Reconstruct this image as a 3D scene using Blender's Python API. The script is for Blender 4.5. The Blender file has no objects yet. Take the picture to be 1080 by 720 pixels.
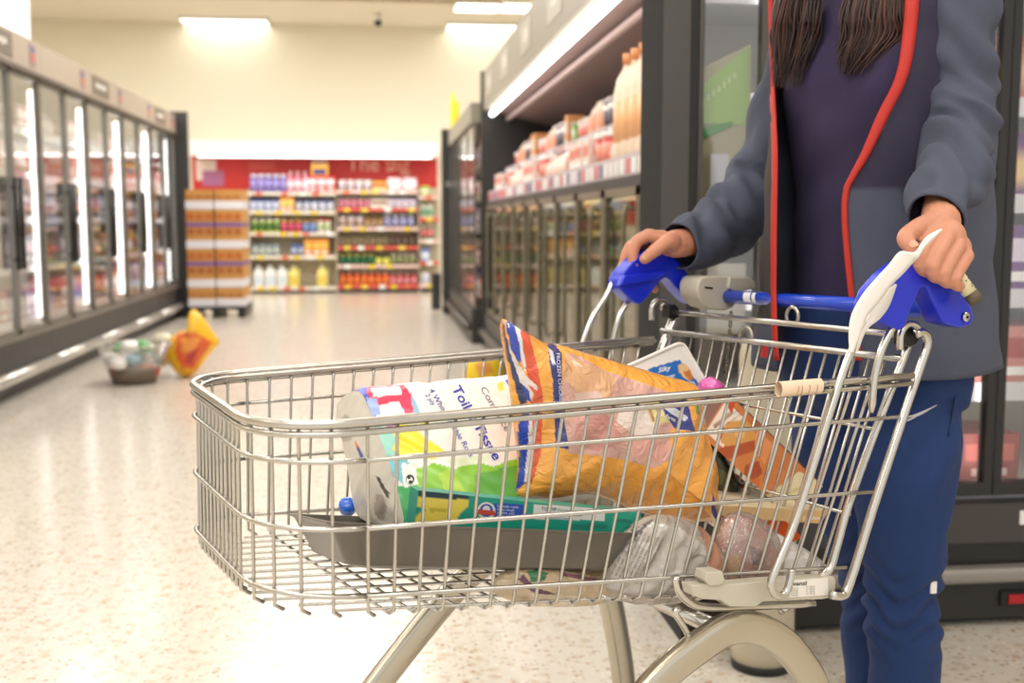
import bpy, bmesh, math, random
import numpy as np
from mathutils import Vector, Matrix
from mathutils.bvhtree import BVHTree
random.seed(7)
RND = random.Random(11)
PI = math.pi
# ------------------------------------------------------------------ camera geometry
F = 1180.0; H = 1.04
th = math.atan(127/F); psi = math.atan(140*math.cos(th)/F)
fw = np.array([math.sin(psi)*math.cos(th), math.cos(psi)*math.cos(th), -math.sin(th)])
rt = np.array([math.cos(psi), -math.sin(psi), 0.0]); upv = np.cross(rt, fw)
O = np.array([0, 0, H])
def proj(p):
    d = np.asarray(p, float)-O; z = d@fw
    return np.array([540+F*(d@rt)/z, 360-F*(d@upv)/z])
def ray(x, y): return fw+rt*(x-540)/F-upv*(y-360)/F
def axp(x, y, i, val):
    d = ray(x, y); return O+d*(val-O[i])/d[i]
def onz(x, y, z): return axp(x, y, 2, z)
def W(x, y, D): return O+ray(x, y)*D
# cart frame: a = distance forward from the rear panel, b = across (towards the far side), c = height
ZR = H-.207
NR = onz(960, 395.5, ZR); FR = onz(690, 357, ZR); NF = onz(276.8, 453.6, ZR); FF = onz(196.6, 398.3, ZR)
V = (FR-NR)/np.linalg.norm(FR-NR); L = np.array([-V[1], V[0], 0.0])
if L@(NF-NR) < 0: L = -L
org = (NR+FR)/2; org[2] = 0
def tc(p):
    d = np.asarray(p)-org; return np.array([d@L, d@V, p[2]])
def cw(a, b, c): return org+L*a+V*b+np.array([0, 0, c])
def C(x, y, vv):
    d = ray(x, y); return O+d*((vv-(O-org)@V)/(d@V))
def U(x, y, uu):
    d = ray(x, y); return O+d*((uu-(O-org)@L)/(d@L))
# ------------------------------------------------------------------ materials
def s2l(c): 
    c = c/255.0
    return c/12.92 if c <= .04045 else ((c+.055)/1.055)**2.4
def rgb(t): return (s2l(t[0]), s2l(t[1]), s2l(t[2]), 1.0)
_M = {}
def mat(name, col=(200, 200, 200), rough=.5, metal=0.0, emis=None, estr=0.0, coat=0.0, noise=None, bump=None, attr=False, sub=0.0):
    if name in _M: return _M[name]
    m = bpy.data.materials.new(name); m.use_nodes = True; nt = m.node_tree; b = nt.nodes['Principled BSDF']
    b.inputs['Base Color'].default_value = rgb(col); b.inputs['Roughness'].default_value = rough; b.inputs['Metallic'].default_value = metal
    b.inputs['Coat Weight'].default_value = coat; b.inputs['Coat Roughness'].default_value = .12
    if sub: b.inputs['Subsurface Weight'].default_value = sub; b.inputs['Subsurface Radius'].default_value = (.012, .005, .003); b.inputs['Subsurface Scale'].default_value = 1.0
    if emis: b.inputs['Emission Color'].default_value = rgb(emis); b.inputs['Emission Strength'].default_value = estr
    base = None
    if attr:
        a = nt.nodes.new('ShaderNodeAttribute'); a.attribute_name = 'Col'; base = a.outputs['Color']
        nt.links.new(base, b.inputs['Base Color'])
    if noise or bump:
        tcn = nt.nodes.new('ShaderNodeTexCoord')
    if noise:
        sc, amt = noise
        n = nt.nodes.new('ShaderNodeTexNoise'); n.inputs['Scale'].default_value = sc; n.inputs['Detail'].default_value = 5
        nt.links.new(tcn.outputs['Object'], n.inputs['Vector'])
        mr = nt.nodes.new('ShaderNodeMapRange'); mr.inputs[3].default_value = 1-amt; mr.inputs[4].default_value = 1+amt
        nt.links.new(n.outputs['Fac'], mr.inputs[0])
        mx = nt.nodes.new('ShaderNodeMix'); mx.data_type = 'RGBA'; mx.blend_type = 'MULTIPLY'; mx.inputs[0].default_value = 1
        if base: nt.links.new(base, mx.inputs[6])
        else: mx.inputs[6].default_value = rgb(col)
        nt.links.new(mr.outputs[0], mx.inputs[7]); nt.links.new(mx.outputs[2], b.inputs['Base Color'])
    if bump:
        sc, st, dist = bump[:3]
        n = nt.nodes.new('ShaderNodeTexNoise'); n.inputs['Scale'].default_value = sc; n.inputs['Detail'].default_value = 4
        if len(bump) > 3: n.inputs['Distortion'].default_value = bump[3]
        nt.links.new(tcn.outputs['Object'], n.inputs['Vector'])
        bp = nt.nodes.new('ShaderNodeBump'); bp.inputs['Strength'].default_value = st; bp.inputs['Distance'].default_value = dist
        nt.links.new(n.outputs['Fac'], bp.inputs['Height']); nt.links.new(bp.outputs[0], b.inputs['Normal'])
    _M[name] = m; return m
def clear_mat(name, alpha, tint=(255, 255, 255), rough=.05, white=0.0, bump=None):
    """thin clear sheet: see-through, plus mirror reflection and optional milkiness"""
    if name in _M: return _M[name]
    m = bpy.data.materials.new(name); m.use_nodes = True; nt = m.node_tree; nt.nodes.remove(nt.nodes['Principled BSDF'])
    out = nt.nodes['Material Output']
    tr = nt.nodes.new('ShaderNodeBsdfTransparent'); tr.inputs[0].default_value = rgb(tint)
    gl = nt.nodes.new('ShaderNodeBsdfGlossy'); gl.inputs['Roughness'].default_value = rough; gl.inputs[0].default_value = (1, 1, 1, 1)
    lw = nt.nodes.new('ShaderNodeLayerWeight'); lw.inputs[0].default_value = .25
    mr = nt.nodes.new('ShaderNodeMapRange'); mr.inputs[3].default_value = alpha; mr.inputs[4].default_value = .7
    nt.links.new(lw.outputs['Fresnel'], mr.inputs[0])
    mx = nt.nodes.new('ShaderNodeMixShader'); nt.links.new(mr.outputs[0], mx.inputs[0])
    nt.links.new(tr.outputs[0], mx.inputs[1]); nt.links.new(gl.outputs[0], mx.inputs[2])
    last = mx
    if white:
        df = nt.nodes.new('ShaderNodeBsdfDiffuse'); df.inputs[0].default_value = rgb((235, 235, 235))
        m2 = nt.nodes.new('ShaderNodeMixShader'); m2.inputs[0].default_value = white
        nt.links.new(mx.outputs[0], m2.inputs[1]); nt.links.new(df.outputs[0], m2.inputs[2]); last = m2
    if bump:
        tcn = nt.nodes.new('ShaderNodeTexCoord'); n = nt.nodes.new('ShaderNodeTexNoise'); n.inputs['Scale'].default_value = bump[0]; n.inputs['Distortion'].default_value = 1.5
        nt.links.new(tcn.outputs['Object'], n.inputs['Vector'])
        bp = nt.nodes.new('ShaderNodeBump'); bp.inputs['Strength'].default_value = bump[1]; bp.inputs['Distance'].default_value = bump[2]
        nt.links.new(n.outputs['Fac'], bp.inputs['Height']); nt.links.new(bp.outputs[0], gl.inputs['Normal'])
    nt.links.new(last.outputs[0], out.inputs['Surface']); _M[name] = m; return m
M_wire = mat('zinc_wire', (196, 193, 186), .25, .95)
M_tube = mat('chrome_tube', (206, 203, 196), .2, .95)
M_flat = mat('satin_alloy', (200, 193, 176), .24, .88)
M_print = mat('printed_film', rough=.22, attr=True, coat=.9, bump=(34, .9, .008, 1.6))
M_printsoft = mat('printed_wrap', rough=.35, attr=True, coat=.25, bump=(30, .35, .004, .8))
M_card = mat('printed_card', rough=.45, attr=True, coat=.1)
M_goods = mat('shelf_goods', rough=.45, attr=True)
M_ink = {}
def ink(c): 
    k = 'ink_%d_%d_%d' % c
    return mat(k, c, .5)
M_plastic_blue = mat('blue_plastic', (18, 44, 205), .32, 0, coat=.2)
M_plastic_grey = mat('grey_plastic', (196, 190, 172), .45)
M_black = mat('black_plastic', (22, 22, 22), .4)
M_dark = mat('dark_powder_coat', (44, 43, 42), .45)
M_taupe = mat('taupe_panel', (172, 156, 138), .5)
M_glass = clear_mat('door_glass', .05)
M_led = mat('led_tube', (255, 255, 255), .5, emis=(255, 253, 250), estr=5)
M_ceillight = mat('ceiling_panel_lit', (255, 255, 255), .5, emis=(255, 252, 246), estr=3.2)
M_silver = mat('brushed_rail', (205, 202, 196), .3, .7)
# ------------------------------------------------------------------ mesh building
COL = bpy.context.scene.collection
class MB:
    def __init__(s): s.v = []; s.f = []; s.m = []; s.c = []; s.s = []
    def add(s, vs, fs, mi=0, col=(200, 200, 200), smooth=False):
        o = len(s.v); s.v += [tuple(map(float, p)) for p in vs]; s.f += [tuple(i+o for i in f) for f in fs]
        s.m += [mi]*len(fs); s.s += [smooth]*len(fs)
        cl = rgb(col) if not isinstance(col, list) else None
        s.c += [cl]*len(vs) if cl else [rgb(c) for c in col]
    def hexa(s, P, **k):   # 8 points: 0-3 front loop, 4-7 back loop
        s.add(P, [(0, 1, 2, 3), (7, 6, 5, 4), (0, 4, 5, 1), (1, 5, 6, 2), (2, 6, 7, 3), (3, 7, 4, 0)], **k)
    def box(s, x0, x1, y0, y1, z0, z1, **k):
        s.hexa([(x0, y0, z0), (x1, y0, z0), (x1, y0, z1), (x0, y0, z1), (x0, y1, z0), (x1, y1, z0), (x1, y1, z1), (x0, y1, z1)], **k)
    def tube(s, pts, r, n=8, mi=0, col=(200, 200, 200), closed=False, cap=True, sy=1.0, upref=None):
        P = [np.array(p, float) for p in pts]; N = len(P); R = r if hasattr(r, '__len__') else [r]*N
        T = []
        for i in range(N):
            a = P[i-1] if (i > 0 or closed) else P[i]; b = P[(i+1) % N] if (i < N-1 or closed) else P[i]
            t = b-a; T.append(t/(np.linalg.norm(t)+1e-12))
        up = np.array(upref if upref is not None else (0, 0, 1.0), float)
        if abs(T[0]@up) > .95 and upref is None: up = np.array([1.0, 0, 0])
        nx = np.cross(up, T[0]); nx /= np.linalg.norm(nx); vs = []; fs = []
        for i in range(N):
            nx = nx-(nx@T[i])*T[i]; nx /= np.linalg.norm(nx)+1e-12; ny = np.cross(T[i], nx)
            for k in range(n):
                a = 2*PI*k/n; vs.append(P[i]+nx*math.cos(a)*R[i]+ny*math.sin(a)*R[i]*sy)
        for i in range(N-(0 if closed else 1)):
            j = (i+1) % N
            for k in range(n): fs.append((i*n+k, i*n+(k+1) % n, j*n+(k+1) % n, j*n+k))
        if cap and not closed:
            fs.append(tuple(range(n))[::-1]); fs.append(tuple((N-1)*n+k for k in range(n)))
        s.add(vs, fs, mi, col, True)
    def lathe(s, prof, c=(0, 0, 0), n=14, mi=0, col=(200, 200, 200), axis=None):
        ax = np.array(axis if axis is not None else (0, 0, 1.0), float); ax /= np.linalg.norm(ax)
        q = Vector(ax).to_track_quat('Z', 'Y').to_matrix(); vs = []; fs = []
        for (r, z) in prof:
            for k in range(n):
                a = 2*PI*k/n; p = q@Vector((r*math.cos(a), r*math.sin(a), z)); vs.append((p.x+c[0], p.y+c[1], p.z+c[2]))
        for i in range(len(prof)-1):
            for k in range(n): fs.append((i*n+k, i*n+(k+1) % n, (i+1)*n+(k+1) % n, (i+1)*n+k))
        fs.append(tuple(range(n))[::-1]); fs.append(tuple((len(prof)-1)*n+k for k in range(n)))
        s.add(vs, fs, mi, col, True)
    def sphere(s, c, r, n=16, m=10, **k):
        r = r if hasattr(r, '__len__') else (r, r, r); vs = []; fs = []
        for i in range(m+1):
            p = PI*i/m
            for j in range(n):
                a = 2*PI*j/n; vs.append((c[0]+r[0]*math.sin(p)*math.cos(a), c[1]+r[1]*math.sin(p)*math.sin(a), c[2]+r[2]*math.cos(p)))
        for i in range(m):
            for j in range(n): fs.append((i*n+j, (i+1)*n+j, (i+1)*n+(j+1) % n, i*n+(j+1) % n))
        s.add(vs, fs, smooth=True, **k)
    def prism(s, pts, ext, **k):   # polygon of 3D points extruded by vector
        n = len(pts); e = np.array(ext, float); P = [np.array(p, float) for p in pts]
        s.add(P+[p+e for p in P], [tuple(range(n)), tuple(range(2*n-1, n-1, -1))]+[(i, i+n, (i+1) % n+n, (i+1) % n) for i in range(n)], **k)
    def mesh(s, name, mats, fixn=False):
        me = bpy.data.meshes.new(name); me.from_pydata(s.v, [], s.f)
        for m in (mats if isinstance(mats, (list, tuple)) else [mats]): me.materials.append(m)
        me.polygons.foreach_set('material_index', s.m); me.polygons.foreach_set('use_smooth', s.s)
        a = me.color_attributes.new('Col', 'FLOAT_COLOR', 'POINT'); a.data.foreach_set('color', [x for c in s.c for x in c])
        if fixn:
            bm = bmesh.new(); bm.from_mesh(me); bmesh.ops.recalc_face_normals(bm, faces=bm.faces); bm.to_mesh(me); bm.free()
        me.update(); return me
    def build(s, name, mats, parent=None, bevel=0, fixn=False, **tags):
        me = s.mesh(name, mats, fixn); o = bpy.data.objects.new(name, me); COL.objects.link(o)
        if parent is not None: setp(o, parent)
        if bevel:
            b = o.modifiers.new('bevel', 'BEVEL'); b.width = bevel; b.segments = 3; b.limit_method = 'ANGLE'; b.angle_limit = math.radians(35)
            o.modifiers.new('wn', 'WEIGHTED_NORMAL')
        return tag(o, **tags)
def setp(o, parent):
    o.parent = parent
    mw = Matrix.LocRotScale(parent.location, parent.rotation_euler, parent.scale)
    q = parent
    while q.parent is not None:
        q = q.parent; mw = Matrix.LocRotScale(q.location, q.rotation_euler, q.scale)@mw if q.parent is None else mw
    o.matrix_parent_inverse = wm(parent).inverted()
def wm(o):
    m = Matrix.LocRotScale(o.location, o.rotation_euler, o.scale)
    return wm(o.parent)@o.matrix_parent_inverse@m if o.parent is not None else m
def tag(o, label=None, cat=None, group=None, kind=None):
    if label: o['label'] = label
    if cat: o['category'] = cat
    if group: o['group'] = group
    if kind: o['kind'] = kind
    return o
def empty(name, loc, label=None, cat=None, group=None):
    o = bpy.data.objects.new(name, None); COL.objects.link(o); o.location = tuple(loc); o.empty_display_size = .05
    return tag(o, label, cat, group)
def place(me, name, loc, rz=0, sc=(1, 1, 1), rx=0, ry=0, parent=None, **t):
    o = bpy.data.objects.new(name, me); COL.objects.link(o); o.location = tuple(loc); o.rotation_euler = (rx, ry, rz); o.scale = sc
    if parent is not None: o.parent = parent
    return tag(o, **t)
# region painting: polygons in photo pixels that say where the print of a pack sits on its front face
def inpoly(x, y, P):
    c = False; n = len(P)
    for i in range(n):
        x1, y1 = P[i]; x2, y2 = P[i-1]
        if (y1 > y) != (y2 > y) and x < (x2-x1)*(y-y1)/(y2-y1)+x1: c = not c
    return c
def paint(P3, base, regions):
    D = np.asarray(P3, float)-O; z = D@fw; X = 540+F*(D@rt)/z; Y = 360-F*(D@upv)/z
    out = np.tile(np.array(base, float), (len(X), 1))
    for poly, col in regions:
        c = np.zeros(len(X), bool)
        for i in range(len(poly)):
            x1, y1 = poly[i]; x2, y2 = poly[i-1]
            if y1 != y2: c ^= ((y1 > Y) != (y2 > Y)) & (X < (x2-x1)*(Y-y1)/(y2-y1)+x1)
        out[c] = col
    return [tuple(q) for q in out.tolist()]
def wob(x, y, z=0.0, s=1.0):
    return (math.sin(x*37*s+1.3*math.sin(y*29*s))+math.sin(y*53*s+2*math.sin(x*31*s+z*20))+.6*math.sin((x+y)*97*s+z*11))/2.6
def resample(P, N):
    P = [np.array(p, float) for p in P]; n = len(P); d = [np.linalg.norm(P[(i+1) % n]-P[i]) for i in range(n)]; T = sum(d); out = []; i = 0; acc = 0
    for k in range(N):
        t = T*k/N
        while acc+d[i] < t: acc += d[i]; i += 1
        out.append(P[i]+(P[(i+1) % n]-P[i])*((t-acc)/d[i]))
    return out
def smoothpoly(P, it=2):
    for _ in range(it):
        Q = []
        for i in range(len(P)):
            a = np.array(P[i], float); b = np.array(P[(i+1) % len(P)], float); Q += [a*.75+b*.25, a*.25+b*.75]
        P = Q
    return P
def pillow(px, v0, T, base=(200, 200, 200), regions=(), K=26, N=110, wr=.003, pw=2.2, back=None, smooth=1, vtilt=0.0, ws=1.0, mi=0):
    """closed bag shape: outline given in photo pixels on the upright plane b=v0 of the cart, inflated by T to both sides"""
    if smooth: px = smoothpoly(px, smooth)
    out = resample(px, N); xm = sum(p[0] for p in px)/len(px)
    vv = lambda p: v0+vtilt*(p[0]-xm)/100
    E = [tc(C(p[0], p[1], vv(p))) for p in out]; c = sum(E)/N; c = np.array(c)
    vs = []; sg = []
    for side in (-1, 1):
        for k in range(K+1):
            r = (k/K)**.8
            for e in E:
                q = c+(e-c)*r; b = T*max(0, 1-r**pw)**.55
                w = wr*wob(q[0], q[2], v0, ws)*(1 if r < 1 else 0)*min(1, 4*(1-r)+.15)
                vs.append(cw(q[0], q[1]+side*(b+w), q[2]))
    fs = []
    for s_ in (0, 1):
        o = s_*(K+1)*N
        for k in range(K):
            for i in range(N):
                a = (o+k*N+i, o+k*N+(i+1) % N, o+(k+1)*N+(i+1) % N, o+(k+1)*N+i)
                fs.append(a if s_ == 0 else a[::-1])
    cols = paint(vs[:(K+1)*N], base, regions)
    cols += [back if back else base]*((K+1)*N) if back else cols
    mb = MB(); mb.add(vs, fs, mi, cols, True); return mb
def bl(q, s, t): return (1-s)*(1-t)*q[0]+s*(1-t)*q[1]+s*t*q[2]+(1-s)*t*q[3]
def panelbox(mb, quad, ext, base, regions=(), side=None, nx=60, ny=40, bul=0.0, endcol=None):
    """box whose printed face is the quad of 3D points TL,TR,BR,BL, going back by vector ext"""
    q = [np.array(p, float) for p in quad]; e = np.array(ext, float); n = np.cross(q[1]-q[0], q[3]-q[0]); n /= np.linalg.norm(n)
    if n@e > 0: n = -n
    vs = [bl(q, i/nx, j/ny)+n*bul*math.sin(PI*i/nx)*math.sin(PI*j/ny) for j in range(ny+1) for i in range(nx+1)]
    mb.add(vs, [(j*(nx+1)+i, j*(nx+1)+i+1, (j+1)*(nx+1)+i+1, (j+1)*(nx+1)+i) for j in range(ny) for i in range(nx)], 0, paint(vs, base, regions), bul > 0)
    sc = side or base; P = q+[p+e for p in q]
    mb.add(P, [(0, 4, 5, 1)], col=sc); mb.add(P, [(1, 5, 6, 2)], col=endcol or sc); mb.add(P, [(2, 6, 7, 3), (3, 7, 4, 0), (4, 7, 6, 5)], col=sc)
def text_mesh(s, bold=False):
    cu = bpy.data.curves.new('t', 'FONT'); cu.body = s; cu.resolution_u = 3
    if bold: cu.offset = .018
    o = bpy.data.objects.new('t', cu); COL.objects.link(o)
    dg = bpy.context.evaluated_depsgraph_get(); me = bpy.data.meshes.new_from_object(o.evaluated_get(dg))
    bm = bmesh.new(); bm.from_mesh(me); bmesh.ops.triangulate(bm, faces=bm.faces)
    bmesh.ops.subdivide_edges(bm, edges=[e for e in bm.edges if e.calc_length() > .25], cuts=2)
    vs = [tuple(v.co) for v in bm.verts]; bm.verts.index_update(); fs = [tuple(v.index for v in f.verts) for f in bm.faces]
    bm.free(); bpy.data.objects.remove(o); bpy.data.curves.remove(cu); bpy.data.meshes.remove(me); return vs, fs
def letters(target_mb, items, name, parent, off=.0007):
    """items: (text, px origin, px vector of one em to the right, px vector of one em up, colour, bold); printed on the surface of target"""
    bv = BVHTree.FromPolygons([Vector(v) for v in target_mb.v], target_mb.f)
    mb = MB(); mats = []; idx = {}
    for it in items:
        s, p0, dx, up, c = it[:5]; vs, fs = text_mesh(s, len(it) > 5 and it[5])
        if c not in idx: idx[c] = len(mats); mats.append(ink(c))
        out = []
        last = None
        for (x, y, z) in vs:
            px = p0[0]+x*dx[0]+y*up[0]; py = p0[1]+x*dx[1]+y*up[1]
            d = Vector(ray(px, py)); h = bv.ray_cast(Vector(O), d.normalized())
            if h[0] is None: out.append(last if last is not None else Vector(O)+d*1.4); continue
            last = h[0]-d.normalized()*off; out.append(last)
        mb.add(out, fs, idx[c])
    return mb.build(name, mats, parent)
def copy_tree(o, parent=None):
    c = o.copy(); COL.objects.link(c)
    if parent is not None: c.parent = parent
    for ch in list(o.children): copy_tree(ch, c)
    return c
def voxelize(mb, size, smooth=2, name='m', mats=None, disp=None):
    me = mb.mesh('tmp', mats or []); o = bpy.data.objects.new('tmp', me); COL.objects.link(o)
    r = o.modifiers.new('r', 'REMESH'); r.mode = 'VOXEL'; r.voxel_size = size; r.use_smooth_shade = True
    if smooth: s = o.modifiers.new('s', 'SMOOTH'); s.factor = .5; s.iterations = smooth
    dg = bpy.context.evaluated_depsgraph_get(); m2 = bpy.data.meshes.new_from_object(o.evaluated_get(dg)); m2.name = name
    bpy.data.objects.remove(o); bpy.data.meshes.remove(me)
    m2.materials.clear()
    for m in (mats or []): m2.materials.append(m)
    if disp:
        nr = [v.normal.copy() for v in m2.vertices]
        for v, n in zip(m2.vertices, nr): v.co += n*disp(v.co)
    for p in m2.polygons: p.use_smooth = True
    m2.update(); return m2
def catmull(P, k=6):
    P = [np.array(p, float) for p in P]; Q = [2*P[0]-P[1]]+P+[2*P[-1]-P[-2]]; out = []
    for i in range(1, len(Q)-2):
        for j in range(k):
            t = j/k; a, b, c, d = Q[i-1], Q[i], Q[i+1], Q[i+2]
            out.append(.5*((2*b)+(-a+c)*t+(2*a-5*b+4*c-d)*t*t+(-a+3*b-3*c+d)*t**3))
    out.append(P[-1]); return out
# ================================================================== SETTING
YB = 16.9; ZC = 3.88; XL = -2.177; XR = .892; YBF = float(onz(850, 671, 0)[1])
def wallmat(): return mat('cream_wall_paint', (241, 233, 212), .7, noise=(3, .02))
fm = mat('terrazzo', (226, 216, 198), .22); nt = fm.node_tree; b = nt.nodes['Principled BSDF']
tcn = nt.nodes.new('ShaderNodeTexCoord')
def vor(scale, thr0, thr1, colr, prev, rnd=1.0, cut=.55):
    n0 = nt.nodes.new('ShaderNodeTexNoise'); n0.inputs['Scale'].default_value = scale*1.6; n0.inputs['Detail'].default_value = 2
    mv = nt.nodes.new('ShaderNodeMix'); mv.data_type = 'RGBA'; mv.inputs[0].default_value = .018*8/scale*4
    nt.links.new(tcn.outputs['Object'], mv.inputs[6]); nt.links.new(tcn.outputs['Object'], n0.inputs['Vector']); nt.links.new(n0.outputs['Color'], mv.inputs[7])
    v = nt.nodes.new('ShaderNodeTexVoronoi'); v.inputs['Scale'].default_value = scale; nt.links.new(mv.outputs[2], v.inputs['Vector'])
    r = nt.nodes.new('ShaderNodeMapRange'); r.inputs[1].default_value = thr0; r.inputs[2].default_value = thr1; r.inputs[3].default_value = 1; r.inputs[4].default_value = 0
    nt.links.new(v.outputs['Distance'], r.inputs[0])
    s = nt.nodes.new('ShaderNodeSeparateColor'); nt.links.new(v.outputs['Color'], s.inputs[0])
    g = nt.nodes.new('ShaderNodeMapRange'); g.inputs[1].default_value = cut; g.inputs[2].default_value = cut+.25; nt.links.new(s.outputs[0], g.inputs[0])
    mu = nt.nodes.new('ShaderNodeMath'); mu.operation = 'MULTIPLY'; nt.links.new(r.outputs[0], mu.inputs[0]); nt.links.new(g.outputs[0], mu.inputs[1])
    mx = nt.nodes.new('ShaderNodeMix'); mx.data_type = 'RGBA'; nt.links.new(mu.outputs[0], mx.inputs[0])
    if isinstance(prev, tuple): mx.inputs[6].default_value = rgb(prev)
    else: nt.links.new(prev, mx.inputs[6])
    mx.inputs[7].default_value = rgb(colr); return mx.outputs[2]
o1 = vor(26, .15, .5, (202, 184, 160), (220, 213, 201), cut=.35)
o1 = vor(48, .12, .42, (182, 142, 108), o1, cut=.55)
o1 = vor(75, .12, .40, (146, 100, 74), o1, cut=.62)
o1 = vor(60, .10, .45, (245, 238, 224), o1, cut=.6)
nt.links.new(o1, b.inputs['Base Color']); b.inputs['Coat Weight'].default_value = .3; b.inputs['Coat Roughness'].default_value = .15
m = MB(); m.box(-9, 9, -4, YB+.2, -.1, 0); m.build('floor', fm, kind='structure')
m = MB(); m.box(-9, 9, -4, YB+.2, ZC, ZC+.1); m.build('ceiling', mat('ceiling_paint', (240, 231, 212), .8), kind='structure')
m = MB(); m.box(-9, 9, YB, YB+.15, 0, ZC); m.build('wall_back', wallmat(), kind='structure')
m = MB(); m.box(-9.1, -9, -4, YB+.2, 0, ZC); m.build('wall_left', wallmat(), kind='structure')
m = MB(); m.box(9, 9.1, -4, YB+.2, 0, ZC); m.build('wall_right', wallmat(), kind='structure')
for i, Y in enumerate((14.85, 11.6, 8.4, 5.2, 2.0, -1.2)):
    m = MB(); m.box(-9, 9, Y-.05, Y+.05, ZC-.035, ZC-.001); m.build('trim_%d' % (i+1), mat('ceiling_joint', (190, 174, 146), .7), kind='structure')
m = MB(); c = axp(12, 60, 1, 12.0); m.tube([(c[0], 12, .0), (c[0], 12, ZC-.001)], .19, 24, col=(240, 238, 232)); m.build('column', mat('white_column_paint', (206, 205, 202), .6), kind='structure')
# ceiling lights
def ceil_light(x0, x1, y0, y1, lab):
    e = empty('ceiling_light', ((x0+x1)/2, (y0+y1)/2, ZC-.045), lab, 'ceiling light', 'recessed fluorescent panels in the ceiling')
    m = MB(); cx, cy = 0, 0; hx, hy = (x1-x0)/2, (y1-y0)/2
    for a in ((-hx-.03, hx+.03, -hy-.03, -hy), (-hx-.03, hx+.03, hy, hy+.03), (-hx-.03, -hx, -hy, hy), (hx, hx+.03, -hy, hy)): m.box(a[0], a[1], a[2], a[3], 0, .044)
    o = m.build('frame', mat('white_trim_metal', (240, 238, 232), .5)); o.parent = e
    m = MB(); m.box(-hx, hx, -hy, hy, .01, .03); o = m.build('diffuser', M_ceillight); o.parent = e
def px_light(xa, ya, xb, yb, lab):
    p = axp(xa, yb, 2, ZC); q = axp(xb, yb, 2, ZC); r_ = axp(xa, ya, 2, ZC)
    ceil_light(p[0], q[0], min(p[1], r_[1]), max(p[1], r_[1]), lab)
px_light(199, 17, 285, 27, 'lit white ceiling panel alone above the left end of the back wall')
px_light(469, 23, 549, 34.5, 'lit white ceiling panel closest to the back wall on the right')
px_light(479, 0, 524, 9, 'lit ceiling panel, left of the touching pair nearest the top edge')
px_light(526, 0, 572, 9.5, 'lit ceiling panel, right of the touching pair nearest the top edge')
k = 0
for Y in (12.2, 9.2, 6.2, 3.2, .2, -2.6):
    for X in (-6.4, -3.2, -.2, 2.8, 6):
        ceil_light(X-.9, X+.9, Y-.16, Y+.16, 'long fluorescent panel recessed in the ceiling, out of shot above the aisle')
p = axp(399, 38, 1, 15.9); e = empty('security_camera', (p[0], 15.9, ZC-.02), 'small dark dome camera hanging from the ceiling before the back wall', 'camera')
m = MB(); m.lathe([(.05, 0), (.05, -.08)], n=12, col=(230, 230, 225)); m.build('mount', mat('white_trim_metal')).parent = e
m = MB(); m.sphere((0, 0, -.1), .055, 12, 8); m.build('dome', M_black).parent = e
# ------------------------------------------------------------------ goods prototypes (small, far and out of focus)
def P_carton(w, d, h, c, band, c2=None):
    m = MB(); m.box(-w/2, w/2, -d/2, d/2, 0, h, col=c); e = .0015
    m.box(-w*.42, w*.42, -d/2-e, d/2+e, h*.45, h*.8, col=band); m.box(-w*.3, w*.3, -d/2-2*e, d/2+2*e, h*.15, h*.3, col=c2 or (245, 245, 240))
    m.box(-w/2-e, w/2+e, -d*.35, d*.35, h*.45, h*.8, col=band); return m.mesh('carton', M_goods)
def P_bottle(r, h, c, cap, lab):
    m = MB(); m.lathe([(r*.9, 0), (r, h*.03), (r, h*.62), (r*.8, h*.76), (r*.36, h*.87), (r*.34, h*.92)], n=12, col=c)
    m.lathe([(r*.42, h*.9), (r*.42, h)], n=10, col=cap); m.lathe([(r*1.02, h*.18), (r*1.02, h*.55)], n=12, col=lab); return m.mesh('bottle', M_goods)
def P_jar(r, h, c, cap, lab):
    m = MB(); m.lathe([(r*.92, 0), (r, h*.05), (r, h*.78), (r*.82, h*.86)], n=12, col=c)
    m.lathe([(r*.9, h*.84), (r*.9, h)], n=12, col=cap); m.lathe([(r*1.02, h*.2), (r*1.02, h*.7)], n=12, col=lab); return m.mesh('jar', M_goods)
def P_tub(r, h, c, lid, lab):
    m = MB(); m.lathe([(r*.8, 0), (r, h*.88)], n=14, col=c); m.lathe([(r*1.06, h*.86), (r*1.06, h)], n=14, col=lid); m.lathe([(r*.86, h*.15), (r*.99, h*.7)], n=14, col=lab); return m.mesh('tub', M_goods)
def P_bag(w, d, h, c, band):
    m = MB(); vs = []; fs = []; n = 14; R = []
    for k, z in enumerate((0, .08, .3, .55, .8, .93, 1)):
        s_ = (.75, .95, 1, 1, .95, .85, .95)[k]; t = (.8, .95, 1, .9, .55, .12, .04)[k]
        for i in range(n):
            a = 2*PI*i/n; ca = math.cos(a); sa = math.sin(a); vs.append((w/2*s_*math.copysign(abs(ca)**.6, ca), d/2*t*math.copysign(abs(sa)**.8, sa), h*z))
    for k in range(6):
        for i in range(n): fs.append((k*n+i, k*n+(i+1) % n, (k+1)*n+(i+1) % n, (k+1)*n+i))
    fs.append(tuple(range(n))[::-1]); fs.append(tuple(6*n+i for i in range(n)))
    m.add(vs, fs, 0, [band if 2 <= i//n <= 3 else c for i in range(len(vs))], True); return m.mesh('bag', M_goods)
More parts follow.
